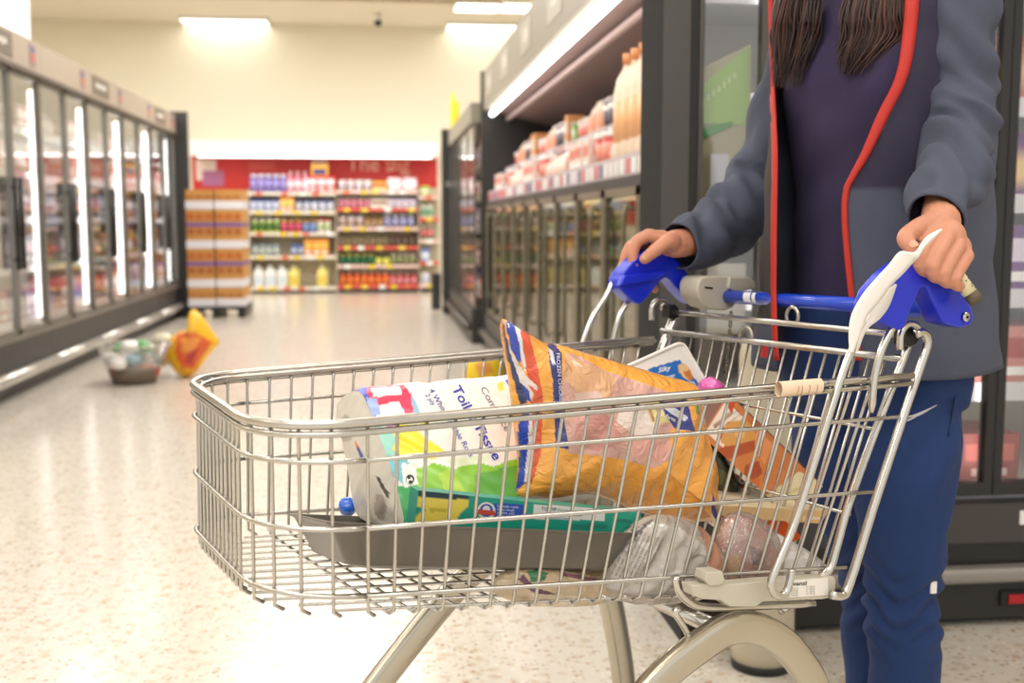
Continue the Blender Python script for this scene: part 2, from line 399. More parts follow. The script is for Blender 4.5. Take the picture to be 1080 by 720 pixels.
def P_jug(w, h, c, cap, lab):
    m = MB(); vs = []; n = 14; zz = (0, .04, .3, .6, .74, .84, .88, .93); ss = (.92, 1, 1, 1, .8, .42, .28, .28)
    for z, s_ in zip(zz, ss):
        for i in range(n):
            a = 2*PI*i/n; ca = math.cos(a); sa = math.sin(a); vs.append((w/2*s_*math.copysign(abs(ca)**.6, ca), w/2*.7*s_*math.copysign(abs(sa)**.6, sa), h*z))
    fs = [(k*n+i, k*n+(i+1) % n, (k+1)*n+(i+1) % n, (k+1)*n+i) for k in range(7) for i in range(n)]+[tuple(range(n))[::-1]]
    m.add(vs, fs, 0, c, True); m.lathe([(w*.17, h*.92), (w*.17, h)], n=10, col=cap)
    m.tube(catmull([(w*.3, 0, h*.86), (w*.48, 0, h*.8), (w*.5, 0, h*.66), (w*.42, 0, h*.58)], 3), w*.05, 6, col=c)
    m.box(-w*.36, w*.36, -w*.355, -w*.345, h*.15, h*.5, col=lab); return m.mesh('jug', M_goods)
NM = {'carton': 'carton', 'bottle': 'bottle', 'jar': 'jar', 'tub': 'tub', 'bag': 'bag', 'jug': 'jug'}
CATS = {'carton': 'carton', 'bottle': 'bottle', 'jar': 'jar', 'tub': 'tub', 'bag': 'bag', 'jug': 'milk jug'}
PROTO = {}
def proto(kind, cname, *a):
    k = (kind, cname)+a
    if k not in PROTO: PROTO[k] = globals()['P_'+kind](*a)
    return PROTO[k]
NAMES = {'jug': 'plastic_jug', 'bag': 'food_pouch', 'tub': 'food_tub', 'jar': 'glass_jar', 'bottle': 'bottle', 'carton': 'carton'}
def row(p0, dirv, length, specs, where, group, rz, gap=.004, fill=1.0, rnd=None, depth_rows=1, back=(0, 0)):
    """stand goods side by side on a shelf; specs: list of (kind, colour word, width, proto args)"""
    rr = rnd or RND; d = np.array(dirv, float); x = 0.0; i = 0
    while x < length-.02:
        kind, cw_, wdt, args, run = specs[i % len(specs)]
        me = proto(kind, cw_, *args)
        for _ in range(run):
            if x+wdt > length+.01: break
            if rr.random() < fill:
                for k in range(depth_rows):
                    p = np.array(p0, float)+d*(x+wdt/2)+np.array([back[0]*k, back[1]*k, 0])+np.array([rr.uniform(-.004, .004), rr.uniform(-.004, .004), 0])
                    o = place(me, NAMES[kind], p, rz+rr.uniform(-.05, .05), label='small %s %s %s' % (cw_, CATS[kind], where), cat=CATS[kind], group=group)
            x += wdt+gap
        i += 1
        if i > 400: break
# ------------------------------------------------------------------ left upright freezers
def shelf_mesh(nm, x0, x1, y0, y1, z, parent, t=.02, strip=None, col=(225, 225, 222), sx=None, stripcol=(235, 235, 235), tags_=False):
    m = MB(); m.box(x0, x1, y0, y1, z-t, z, col=col); o = m.build(nm, M_goods, parent)
    if strip:
        m = MB(); m.box(*strip, z-t-.02, z+.008, col=stripcol); 
        if tags_:
            x = strip[0]+.1
            while x < strip[1]-.1:
                m.box(x, x+.09, strip[2]-.003, strip[2], z-t-.025, z+.01, col=RND.choice([(240, 206, 60), (245, 244, 240), (240, 214, 90), (226, 120, 90)])); x += RND.uniform(.14, .4)
        m.build('price_strip', M_goods, o)
    return o
LZ = (.40, .74, 1.06, 1.36, 1.64)
def freezer(Y0, Y1, lab, idx):
    g = 'upright glass door freezers along the left of the aisle'
    e = empty('display_freezer', (XL-.4, (Y0+Y1)/2, 0), lab, 'freezer', g)
    xb = XL-.78
    m = MB(); m.box(xb-.02, xb, Y0+.002, Y1-.002, 0, 2.1, col=(206, 204, 198)); m.box(xb, XL-.03, Y0+.002, Y1-.002, 1.96, 2.0, col=(190, 188, 180)); m.build('body', M_goods, e)
    m = MB(); m.box(xb, XL-.02, Y0+.002, Y1-.002, .0, .33); m.box(XL-.02, XL+.02, Y0+.002, Y1-.002, .05, .345); m.build('plinth', M_dark, e)
    m = MB(); m.tube([(XL+.045, Y0+.002, .13), (XL+.045, Y1-.002, .13)], .035, 12); m.build('bumper_rail', M_silver, e)
    m = MB(); m.box(XL-.01, XL+.035, Y0+.002, Y1-.002, .33, .358); m.build('sill', mat('grey_sill', (120, 114, 108), .4, .4), e)
    m = MB(); m.box(XL-.06, XL+.03, Y0+.002, Y1-.002, 1.97, 2.165); fa = m.build('header_panel', M_taupe, e)
    m = MB(); m.box(XL-.05, XL+.04, Y0+.002, Y1-.002, 1.945, 1.972); m.build('header_trim', mat('dark_trim', (92, 80, 70), .5), e)
    if idx % 2 == 0:
        m = MB(); m.box(XL+.03, XL+.034, Y0+.1, Y0+.62, 2.0, 2.14, col=(112, 98, 84)); o = m.build('aisle_sign', M_goods, fa)
        m = MB(); 
        for q in range(6): m.box(XL+.034, XL+.036, Y0+.2+.055*q, Y0+.235+.055*q, 2.055+(q % 2)*.008, 2.095, col=(235, 230, 222))
        m.build('lettering', M_goods, o)
    m = MB(); m.box(XL+.03, XL+.034, Y1-.24, Y1-.12, 2.0, 2.14, col=(150, 130, 128)); m.box(XL+.034, XL+.035, Y1-.21, Y1-.15, 2.03, 2.08, col=(205, 90, 70)); m.box(XL+.034, XL+.035, Y1-.21, Y1-.15, 2.09, 2.12, col=(70, 80, 150)); m.build('small_sign', M_goods, fa)
    for yl in ([Y0+.21] if idx else [Y0+.21, Y1-.07]):
        m = MB(); m.tube([(XL-.085, yl, .40), (XL-.085, yl, 1.9)], .032, 10); m.build('led_tube', M_led, e)
    hl = (Y1-Y0)/2
    for k in range(2):
        y0 = Y0+k*hl+.004; y1 = y0+hl-.008
        d = empty('door', (XL, (y0+y1)/2, .36)); setp(d, e)
        m = MB()
        for a in ((y0, y0+.028), (y1-.028, y1)): m.box(XL-.02, XL+.01, a[0], a[1], .36, 1.945)
        m.box(XL-.02, XL+.01, y0, y1, .36, .385); m.box(XL-.02, XL+.01, y0, y1, 1.92, 1.945); m.build('door_frame', mat('door_frame_metal', (120, 116, 108), .35, .5), d)
        m = MB(); m.box(XL-.006, XL-.002, y0+.028, y1-.028, .385, 1.92); m.build('pane', M_glass, d)
        m = MB(); yy = y1-.045 if k == 0 else y0+.045; m.tube([(XL+.035, yy, .75), (XL+.035, yy, 1.3)], .014, 8); m.box(XL+.01, XL+.035, yy-.01, yy+.01, .8, .82); m.box(XL+.01, XL+.035, yy-.01, yy+.01, 1.23, 1.25); m.build('door_handle', M_black, d)
    for z in LZ:
        shelf_mesh('shelf', xb, XL-.13, Y0+.01, Y1-.01, z, e, strip=(XL-.13, XL-.122, Y0+.01, Y1-.01), stripcol=(240, 238, 240))
FZ = [(11.25, 12.45), (10.05, 11.25), (8.85, 10.05), (7.65, 8.85), (6.45, 7.65), (5.25, 6.45)]
FL = ['far end freezer of the left row, beside the dark end post', 'second freezer from the dark end post in the left row', 'middle freezer of the left row, under the dark header sign', 'left row freezer right behind the grocery basket on the floor', 'left row freezer between the basket and the left edge', 'left row freezer cut off at the left edge']
for i, (a, b_) in enumerate(FZ): freezer(a, b_, FL[i], i)
m = MB(); m.box(XL-.8, XL+.15, 12.452, 12.53, 0, 2.2); tag(m.build('end_panel', M_dark), 'black end post closing the far end of the left freezers', 'end panel')
FS = [[('carton', 'red', .15, (.15, .2, .2, (176, 60, 52), (240, 225, 215)), 2), ('bag', 'white', .17, (.17, .14, .22, (228, 224, 226), (120, 130, 190)), 3), ('carton', 'purple', .14, (.14, .2, .19, (112, 84, 140), (235, 225, 235)), 2)],
      [('bag', 'orange', .16, (.16, .14, .2, (222, 140, 70), (245, 225, 190)), 2), ('carton', 'grey', .16, (.16, .2, .21, (150, 140, 150), (226, 216, 226)), 2), ('bag', 'yellow', .16, (.16, .14, .21, (232, 200, 90), (180, 60, 50)), 1)],
      [('tub', 'white', .15, (.07, .16, (236, 232, 232), (220, 200, 210), (170, 120, 130)), 3), ('carton', 'blue', .15, (.15, .2, .2, (80, 96, 150), (225, 228, 240)), 2), ('tub', 'brown', .15, (.07, .16, (120, 84, 70), (200, 180, 170), (210, 190, 180)), 2)],
      [('carton', 'orange', .16, (.16, .2, .18, (214, 132, 74), (240, 220, 200)), 3), ('bag', 'green', .16, (.16, .14, .19, (130, 160, 90), (235, 235, 225)), 2), ('carton', 'cream', .15, (.15, .2, .2, (226, 210, 190), (190, 90, 70)), 2)],
      [('bag', 'pale', .17, (.17, .14, .17, (226, 218, 214), (200, 120, 100)), 2), ('carton', 'maroon', .15, (.15, .2, .16, (130, 60, 66), (230, 210, 205)), 2), ('bag', 'lilac', .16, (.16, .14, .18, (190, 170, 206), (240, 235, 240)), 2)]]
SHN = ['bottom shelf', 'second shelf', 'middle shelf', 'fourth shelf', 'top shelf']
rr = random.Random(3)
for k, z in enumerate(LZ):
    for i, (a, b_) in enumerate(FZ[:5]):
        where = 'on the %s of the %s' % (SHN[k], ('far end freezer', 'second freezer from the far end', 'freezer under the dark sign', 'freezer behind the basket', 'freezer at the left edge')[i])
        sp = FS[k][:]; rr.shuffle(sp)
        row((XL-.24, a+.02, z), (0, 1, 0), b_-a-.04, sp, where, 'frozen food packs in the left freezers', PI/2, fill=.96, gap=.012, rnd=rr)
# ------------------------------------------------------------------ back wall display
def bx(x, y): return axp(x, y, 1, YB-.45)
zred0, zred1 = bx(300, 200)[2], bx(300, 166)[2]
xa, xb2 = bx(200, 250)[0], bx(463, 250)[0]
m = MB(); m.box(xa, xb2, YB-.03, YB-.001, zred0-.5, 2.0, col=(205, 44, 40)); e = m.build('back_sign_board', M_goods); tag(e, 'red sign board running above the shelves on the back wall', 'sign board')
for ip, (x0, y0, x1, y1, c) in enumerate(((207, 168, 228, 190, (236, 214, 205)), (214, 180, 236, 196, (176, 110, 150)), (262, 170, 290, 180, (214, 74, 64)), (330, 166, 345, 176, (240, 190, 180)), (329, 167, 346, 178, (236, 200, 190)), (408, 172, 430, 178, (226, 120, 104)))):
    p, q = axp(x0, y1, 1, YB-.03), axp(x1, y0, 1, YB-.03); m = MB(); m.box(p[0], q[0], YB-.036-.004*ip, YB-.031-.004*ip, p[2], q[2], col=c); m.build('poster', M_goods, e)
def flat_text(s, size, loc, m_, name, parent, rot=(PI/2, 0, 0)):
    cu = bpy.data.curves.new(name, 'FONT'); cu.body = s; cu.size = size; cu.extrude = .003
    o = bpy.data.objects.new(name, cu); COL.objects.link(o); dg = bpy.context.evaluated_depsgraph_get(); me = bpy.data.meshes.new_from_object(o.evaluated_get(dg)); bpy.data.objects.remove(o)
    me.materials.clear(); me.materials.append(m_); o = bpy.data.objects.new(name, me); COL.objects.link(o)
    R = Matrix.Translation(loc)@Matrix.Rotation(rot[2], 4, 'Z')@Matrix.Rotation(rot[0], 4, 'X'); me.transform(R); setp(o, parent); return o
p = axp(366, 180, 1, YB-.04); flat_text('The Big', .3, (p[0], YB-.04, p[2]), ink((246, 190, 170)), 'lettering', e)
p = axp(436, 183, 1, YB-.04)
m = MB(); q0 = bx(204, 166); q1 = bx(461, 151); m.box(q0[0], q1[0], YB-.75, YB-.032, q0[2]+.02, q1[2], col=(248, 246, 240)); e = m.build('shelf_canopy', mat('white_canopy', (250, 248, 244), .5)); tag(e, 'long white light canopy above the red sign board', 'canopy')
m = MB(); m.box(q0[0]+.1, q1[0]-.1, YB-.69, YB-.57, q0[2]+.004, q0[2]+.02); m.build('led_strip', M_led, e)
m = MB(); m.box(xa-.3, -1.9, YB-.5, YB-.04, 0, 1.4, col=(120, 60, 50)); 
bays = [('left bay', 263, 354, (203, 223, 245.5, 270, 303)), ('middle bay', 355.5, 441, (201.5, 220, 240, 260, 279.5, 301)), ('right bay', 442.5, 463, (207, 230, 253, 276, 300))]
BS = {}
def sp(kind, cn, w, args, run=1): return (kind, cn, w, args, run)
BS['left bay'] = [
 [sp('jar', 'purple', .1, (.048, .26, (124, 104, 176), (230, 230, 245), (160, 150, 215)), 6), sp('bottle', 'pink', .1, (.045, .3, (232, 150, 170), (240, 240, 240), (250, 225, 230)), 3), sp('carton', 'red', .12, (.12, .2, .24, (214, 60, 66), (240, 230, 235)), 4)],
 [sp('carton', 'blue', .1, (.1, .2, .16, (110, 124, 180), (220, 226, 240)), 3), sp('carton', 'orange', .1, (.1, .2, .2, (236, 150, 60), (245, 215, 120)), 2), sp('tub', 'pale blue', .11, (.052, .16, (190, 200, 226), (110, 120, 170), (226, 226, 240)), 4)],
 [sp('jar', 'green', .1, (.047, .2, (176, 196, 70), (240, 240, 230), (80, 120, 60)), 4), sp('jar', 'red', .1, (.046, .19, (184, 40, 60), (230, 200, 120), (214, 90, 120)), 3), sp('jar', 'blue', .1, (.046, .18, (70, 90, 170), (226, 180, 80), (130, 160, 210)), 2), sp('jar', 'white', .1, (.046, .2, (238, 230, 226), (226, 90, 50), (200, 210, 160)), 3)],
 [sp('bottle', 'grey blue', .095, (.044, .2, (150, 166, 172), (70, 90, 120), (200, 210, 200)), 4), None, sp('bottle', 'blue', .1, (.044, .2, (90, 120, 180), (60, 60, 90), (190, 200, 226)), 2), sp('carton', 'orange', .11, (.11, .2, .24, (232, 150, 60), (240, 190, 90)), 3)],
 [sp('jug', 'white', .165, (.16, .32, (240, 240, 238), (226, 236, 240), (214, 226, 236)), 3), sp('jug', 'yellow', .17, (.165, .31, (238, 222, 120), (240, 236, 200), (226, 200, 90)), 1), None, sp('jug', 'yellow', .165, (.165, .32, (240, 224, 130), (240, 236, 200), (226, 200, 90)), 1)]]
BS['middle bay'] = [
 [sp('tub', 'white', .12, (.056, .16, (234, 228, 226), (226, 220, 220), (200, 190, 196)), 4), sp('carton', 'yellow', .1, (.1, .2, .14, (230, 190, 80), (200, 80, 60)), 2), sp('bag', 'pink', .22, (.22, .2, .2, (240, 210, 214), (246, 226, 228)), 2)],
 [sp('jar', 'pink', .09, (.042, .15, (200, 80, 110), (226, 210, 200), (230, 150, 170)), 5), sp('carton', 'cream', .12, (.12, .2, .14, (226, 214, 196), (150, 110, 100)), 2), sp('carton', 'grey', .1, (.1, .2, .15, (150, 140, 160), (214, 200, 214)), 4)],
 [sp('tub', 'white', .12, (.056, .17, (232, 226, 220), (170, 150, 150), (190, 160, 150)), 3), sp('jar', 'brown', .09, (.042, .14, (110, 76, 60), (200, 150, 90), (196, 160, 120)), 3), sp('jar', 'indigo', .11, (.05, .18, (70, 66, 120), (220, 220, 230), (170, 170, 210)), 4)],
 [sp('jar', 'dark brown', .085, (.04, .14, (72, 56, 44), (160, 150, 110), (150, 130, 100)), 7), sp('jar', 'black', .1, (.044, .15, (40, 30, 28), (120, 60, 50), (110, 90, 80)), 4)],
 [sp('jar', 'dark green', .1, (.046, .16, (22, 74, 46), (200, 190, 90), (40, 110, 70)), 4), sp('tub', 'yellow', .11, (.052, .12, (226, 220, 60), (60, 110, 60), (240, 230, 110)), 2), sp('jar', 'dark red', .09, (.043, .16, (90, 30, 34), (226, 216, 206), (150, 160, 110)), 4)],
 [sp('bottle', 'orange', .1, (.046, .2, (226, 92, 34), (236, 236, 226), (240, 130, 60)), 7), sp('bottle', 'red', .1, (.044, .18, (206, 66, 70), (240, 240, 240), (232, 150, 160)), 5)]]
BS['right bay'] = [
 [sp('tub', 'green', .14, (.066, .15, (120, 180, 60), (226, 220, 90), (230, 235, 190)), 3)], [sp('jar', 'pale', .09, (.042, .2, (220, 224, 214), (230, 230, 225), (130, 180, 140)), 4)],
 [sp('jar', 'green', .09, (.042, .22, (60, 130, 80), (230, 200, 190), (226, 120, 130)), 4)], [sp('bag', 'blue', .13, (.13, .12, .2, (100, 130, 200), (220, 226, 240)), 3)], [sp('bag', 'white', .13, (.13, .12, .18, (232, 228, 228), (180, 190, 210)), 3)]]
for (bn, x0, x1, ys) in bays:
    pa, pb = bx(x0, 250)[0], bx(x1, 250)[0]; Yf = YB-.45
    e = empty('shelving_unit', ((pa+pb)/2, YB-.25, 0), '%s of the grocery shelves against the back wall' % bn, 'shelving unit', 'shelving bays against the back wall')
    m = MB(); m.box(pa, pb, YB-.08, YB-.04, 0, 1.98-.45, col=(206, 190, 160)); m.box(pa-.012, pa, Yf, YB-.04, 0, 1.5, col=(214, 200, 176)); m.build('back_panel', M_goods, e)
    m = MB(); m.box(pa, pb, Yf+.03, YB-.08, 0, .06); m.build('kick_board', M_dark, e)
    for k, y in enumerate(ys):
        z = float(axp((x0+x1)/2, y, 1, Yf)[2]); last = k == len(ys)-1
        sc_ = (236, 226, 206) if bn == 'left bay' else ((214, 90, 74) if k % 2 else (232, 200, 190))
        shelf_mesh('shelf', pa, pb, Yf, YB-.08, z, e, t=.02, strip=(pa, pb, Yf-.008, Yf), stripcol=sc_, tags_=True)
        if last: m = MB(); m.box(pa, pb, Yf, YB-.08, .06, z-.02, col=(226, 190, 180)); m.build('base_front', M_goods, e)
        specs = BS[bn][k]; n = sum(s[4]*s[2] for s in specs if s); gaps = [s for s in specs if s is None]
        Lw = pb-pa-.04; free = (Lw-n-.006*20)/max(1, len(gaps)) if gaps else 0; x = pa+.02
        tot = [s for s in specs if s]
        if not gaps: sc = Lw/(n+.004*len(tot))
        for s in specs:
            if s is None: x += max(.05, free); continue
            run = s[4] if gaps else max(1, int(round(s[4]*sc)))
            for _ in range(run):
                if x+s[2] > pb: break
                kind = s[0]; o = place(proto(kind, s[1], *s[3]), NAMES[kind], (x+s[2]/2, Yf+.1+RND.uniform(-.01, .01), z), RND.uniform(-.04, .04), label='%s %s on %s of the %s, back wall' % (s[1], CATS[kind], ('top shelf', 'second shelf', 'third shelf', 'fourth shelf', 'fifth shelf', 'sixth shelf')[k], bn), cat=CATS[kind], group='groceries on the back wall shelves')
                x += s[2]+.004
# a promotional yellow box on the top shelf
p = bx(337, 181); m = MB(); m.box(p[0]-.12, p[0]+.12, YB-.4, YB-.2, zred0+.17, zred0+.36, col=(240, 180, 50)); m.box(p[0]-.09, p[0]+.09, YB-.404, YB-.4, zred0+.22, zred0+.3, col=(60, 70, 130))
m.box(p[0]-.2, p[0]+.2, YB-.44, YB-.2, zred0-.02, zred0+.17, col=(214, 222, 240)); tag(m.build('display_box', M_goods), 'yellow and pale blue display box on top of the left back shelves', 'box')
# ------------------------------------------------------------------ pallet stack
PY = 12.35; pl = onz(200, 336, 0); X0 = float(axp(199, 330, 1, PY)[0]); X1 = float(axp(257, 330, 1, PY)[0])
e = empty('pallet', ((X0+X1)/2, PY+.3, 0), 'black pallet carrying the stacked orange snack cases', 'pallet')
m = MB(); m.box(X0-.01, X1+.03, PY-.02, PY+.62, .085, .12)
for xx in (X0, (X0+X1)/2-.04, X1-.06): m.box(xx, xx+.08, PY-.02, PY+.62, 0.0, .085)
m.build('deck', M_black, e)
def P_case(w, d, h, short):
    m = MB(); n = 1 if short else 2
    m.box(-w/2, w/2, -d/2, d/2, 0, h, col=(196, 142, 72)); e = .003
    m.box(-w/2-e, w/2+e, -d/2-e, d/2+e, 0, .085, col=(226, 222, 226))
    for q in range(3 if w > .27 else 2):
        x = -w/2+w*(q+.5)/(3 if w > .27 else 2); m.box(x-.035, x+.035, -d/2-2*e, -d/2, .1+(h-.1)*.15, .1+(h-.1)*.36, col=(170, 96, 46))
        if not short: m.box(x-.035, x+.035, -d/2-2*e, -d/2, .1+(h-.1)*.66, .1+(h-.1)*.86, col=(190, 100, 40))
    if not short: m.box(-w/2-e, w/2+e, -d/2-e, d/2+e, h*.56, h*.66, col=(120, 84, 150))
    return m.mesh('snack_case', M_goods)
w1 = (X1-X0)/2-.006
cs, ct = P_case(w1, .28, .205, True), P_case(w1, .28, .415, False)
for cx, side in ((X0+w1/2, 'left'), (X0+w1*1.5+.02, 'right')):
    z = .121
    for lv, (me, h) in enumerate(((cs, .205), (ct, .415), (ct, .415), (cs, .205))):
        for dk in range(2):
            if z+h > 1.6: break
            place(me, 'snack_case', (cx, PY+.15+dk*.29, z), label='orange snack case in the %s column, %s, %s row on the pallet' % (side, ('lowest', 'second level', 'third level', 'topmost')[lv], ('front', 'rear')[dk]), cat='case', group='snack cases stacked on the pallet')
        z += h+.004
# ------------------------------------------------------------------ right open chiller
Y0, Y1 = 3.15, 9.3
e = empty('open_chiller', (XR+.4, (Y0+Y1)/2, 0), 'long right hand chiller with open lit top shelves above glass doors', 'chiller')
xb = XR+.85
m = MB(); m.box(xb, xb+.04, Y0, Y1, 0, 2.2, col=(70, 62, 60)); m.build('back_panel', M_goods, e)
m = MB(); m.box(XR-.03, XR+.02, Y0, Y1, 1.94, 2.245); fa = m.build('header_panel', mat('header_taupe', (150, 142, 126), .5), e)
for q in range(5):
    m = MB(); yy = 4.2+q*1.1; m.box(XR-.034, XR-.03, yy, yy+.45, 2.02, 2.2, col=(176, 168, 152)); m.box(XR-.036, XR-.034, yy+.1, yy+.3, 2.08, 2.15, col=(206, 200, 190)); m.build('aisle_sign', M_goods, fa)
m = MB(); m.hexa([(XR+.02, Y0, 1.94), (xb, Y0, 1.75), (xb, Y0, 1.80), (XR+.02, Y0, 2.2), (XR+.02, Y1, 1.94), (xb, Y1, 1.75), (xb, Y1, 1.80), (XR+.02, Y1, 2.2)], col=(140, 116, 112)); m.build('canopy', M_goods, e, fixn=True)
for q in range(5):
    a = Y0+.1+q*(Y1-Y0-.2)/5; m = MB(); m.tube([(XR+.03, a+.01, 1.905), (XR+.03, a+(Y1-Y0-.2)/5-.01, 1.905)], .022, 10); m.build('led_tube', M_led, e)
m = MB(); m.tube([(XR+.16, Y0+.1, 1.865), (XR+.16, Y1-.1, 1.865)], .018, 8); m.build('air_rail', mat('pale_rail', (200, 176, 172), .4), e)
for nm, z, xf, h in (('shelf', 1.27, XR+.02, .07), ('shelf', 1.46, XR+.16, .03)):
    m = MB(); m.box(xf, xb, Y0, Y1, z-.03, z, col=(205, 196, 196)); o = m.build('shelf', M_goods, e)
    m = MB(); m.box(xf-.012, xf, Y0, Y1, z-h, z+.012, col=(196, 186, 190))
    yy = Y0+.05
    while yy < Y1-.1: m.box(xf-.015, xf-.012, yy, yy+.06, z-h+.012, z-.004, col=RND.choice([(236, 236, 236), (214, 120, 120), (130, 120, 150), (230, 226, 226)])); yy += .1
    m.build('price_strip', M_goods, o)
m = MB(); m.tube([(XR+.06, Y0+.1, 1.13), (XR+.06, Y1-.1, 1.13)], .012, 8); m.build('added_fill_tube', mat('fill_glow', (255, 250, 235), .5, emis=(255, 248, 225), estr=2.5), e)  # glowing tube added to brighten the milk behind the doors
m = MB(); m.box(XR-.01, xb, Y0, Y1, 1.16, 1.2); m.box(XR-.03, xb, Y0, Y1, 0, .28); m.build('case_body', M_dark, e)
m = MB(); m.tube([(XR-.05, Y0, .12), (XR-.05, Y1, .12)], .03, 10); m.build('bumper_rail', mat('dark_rail', (90, 84, 80), .4, .5), e)
n = 10; dl = (Y1-Y0)/n
for k in range(n):
    y0 = Y0+k*dl+.004; y1 = y0+dl-.008; d = empty('door', (XR, (y0+y1)/2, .3)); setp(d, e)
    m = MB()
    for a in ((y0, y0+.035), (y1-.035, y1)): m.box(XR-.015, XR+.015, a[0], a[1], .29, 1.16)
    m.box(XR-.015, XR+.015, y0, y1, .29, .32); m.box(XR-.015, XR+.015, y0, y1, 1.13, 1.16); m.build('door_frame', mat('olive_metal', (126, 120, 100), .35, .5), d)
    m = MB(); m.box(XR-.004, XR, y0+.035, y1-.035, .32, 1.13); m.build('pane', clear_mat('tinted_glass', .08, (214, 212, 196)), d)
    m = MB(); m.tube(catmull([(XR-.015, y0+.06, 1.08), (XR-.05, y0+.06, 1.05), (XR-.05, y0+.06, .5), (XR-.015, y0+.06, .47)], 4), .008, 8); m.build('door_handle', mat('olive_metal'), d)
for z in (.3, .6, .88): 
    m = MB(); m.box(XR+.12, xb, Y0, Y1, z-.015, z, col=(96, 92, 80)); m.build('shelf', M_goods, e)
m = MB(); m.box(XR-.05, xb, Y1+.002, Y1+.07, 0, 2.26); tag(m.build('end_panel', M_dark), 'tall black end post at the far end of the open chiller', 'end panel')
# goods in it
MS = [sp('jug', 'white', .13, (.125, .235, (226, 226, 214), (60, 130, 60), (70, 150, 70)), 2), sp('jug', 'blue capped white', .13, (.125, .235, (222, 222, 212), (50, 80, 170), (80, 110, 190)), 2), sp('bottle', 'cream', .09, (.04, .22, (206, 200, 170), (170, 150, 80), (140, 140, 110)), 2), sp('carton', 'olive', .1, (.09, .09, .2, (130, 126, 96), (196, 190, 160)), 3)]
for k, z in enumerate((.3, .6, .88)):
    s2 = MS[k:]+MS[:k]
    row((XR+.25, Y0+.05, z), (0, 1, 0), Y1-Y0-.1, s2, 'behind the chiller doors, %s' % ('lowest shelf', 'middle shelf', 'upper shelf')[k], 'milk behind the right chiller doors', -PI/2, fill=.9, gap=.012)
T1 = [sp('bag', 'pink', .2, (.19, .12, .13, (234, 176, 160), (246, 214, 200)), 3), sp('tub', 'red', .13, (.06, .14, (216, 70, 56), (245, 240, 236), (240, 150, 130)), 2), sp('carton', 'pale', .15, (.15, .15, .13, (232, 214, 206), (220, 130, 110)), 3), sp('tub', 'white', .12, (.056, .14, (240, 232, 228), (236, 226, 224), (216, 150, 140)), 2)]
T2 = [sp('bag', 'cream', .17, (.17, .12, .2, (238, 214, 190), (232, 160, 130)), 2), sp('tub', 'pink', .11, (.05, .13, (236, 196, 186), (244, 236, 230), (220, 110, 96)), 3), sp('carton', 'green', .14, (.14, .1, .12, (110, 180, 70), (230, 240, 220)), 1), sp('carton', 'orange', .12, (.12, .1, .2, (232, 160, 100), (245, 225, 205)), 2), sp('tub', 'white', .11, (.05, .17, (238, 232, 230), (190, 180, 190), (90, 80, 90)), 3)]
row((XR+.1, Y0+.8, 1.27), (0, 1, 0), Y1-Y0-.9, T1, 'on the lower open shelf of the right chiller', 'chilled packs on the lower open shelf', -PI/2, fill=.93, gap=.02)
row((XR+.26, Y0+.9, 1.46), (0, 1, 0), Y1-Y0-1.0, T2, 'on the upper open shelf of the right chiller', 'chilled packs on the upper open shelf', -PI/2, fill=.95, gap=.012)
for k in range(4):
    me = proto('bottle', 'tallpale', .06, .42, (240, 222, 200), (226, 150, 96), (236, 180, 130))
    y = 3.98+k*.14; place(me, 'tall_bottle', (XR+.09, y, 1.271), label='tall cream bottle standing at the near end of the open chiller shelf', cat='bottle', group='tall cream bottles in the open chiller')
# far small case beyond
a, b_ = onz(477, 312, 0), onz(500, 352, 0); xc = .80
e = empty('glass_door_case', (xc+.3, 11, 0), 'low dark glass door case beyond the open chiller', 'chiller')
m = MB(); m.box(xc-.03, xc+.8, 9.45, 12.55, 0, .3); m.build('plinth', M_dark, e)
m = MB(); m.box(xc-.03, xc+.8, 9.45, 12.55, 1.86, 2.02); m.build('header_panel', mat('header_taupe'), e)
m = MB(); m.tube([(xc-.06, 9.45, .14), (xc-.06, 12.55, .14)], .03, 8); m.build('bumper_rail', mat('dark_rail'), e)
for k in range(4):
    y0 = 9.45+k*.775; m = MB(); m.box(xc-.01, xc+.01, y0, y0+.03, .3, 1.86); m.box(xc-.01, xc+.01, y0+.745, y0+.775, .3, 1.86); o = m.build('door', mat('door_frame_metal'), e)
    m = MB(); m.box(xc-.003, xc+.001, y0+.03, y0+.745, .3, 1.86); m.build('pane', M_glass, o)
for z in (.35, .65, .95, 1.25, 1.55):
    m = MB(); m.box(xc+.1, xc+.8, 9.5, 12.5, z-.02, z, col=(190, 184, 176)); m.build('shelf', M_goods, e)
    row((xc+.18, 9.55, z), (0, 1, 0), 2.9, [FS[int(z*10) % 5][0], FS[int(z*7) % 5][1], FS[int(z*5) % 5][2]], 'in the far glass door case, shelf %s' % {.35: 'one', .65: 'two', .95: 'three', 1.25: 'four', 1.55: 'five'}[z], 'packs in the far glass door case', -PI/2, gap=.02, fill=.9)
m = MB(); p, q = axp(466, 200, 1, 12.6), axp(488, 200, 1, 12.6); m.box(p[0], q[0]+.5, 12.58, 12.66, 0, 2.05); e2 = m.build('end_panel', M_dark); tag(e2, 'dark end panel with pale lettering, farthest case on the right', 'end panel')
m = MB(); 
for q_ in range(5): m.box(p[0]+.05+q_*.035, p[0]+.072+q_*.035, 12.574, 12.58, 1.42, 1.48, col=(160, 158, 152))
m.build('lettering', M_goods, e2)
p = axp(475, 152, 1, 12.5); q = axp(484, 120, 1, 12.5); m = MB(); m.box(p[0], p[0]+.02, 12.1, 12.5, 2.022, 2.4, col=(238, 214, 40)); m.box(p[0], q[0], 12.48, 12.5, 2.022, 2.35, col=(238, 214, 40)); tag(m.build('yellow_sign', M_goods), 'bright yellow sign standing on the farthest right case', 'sign')
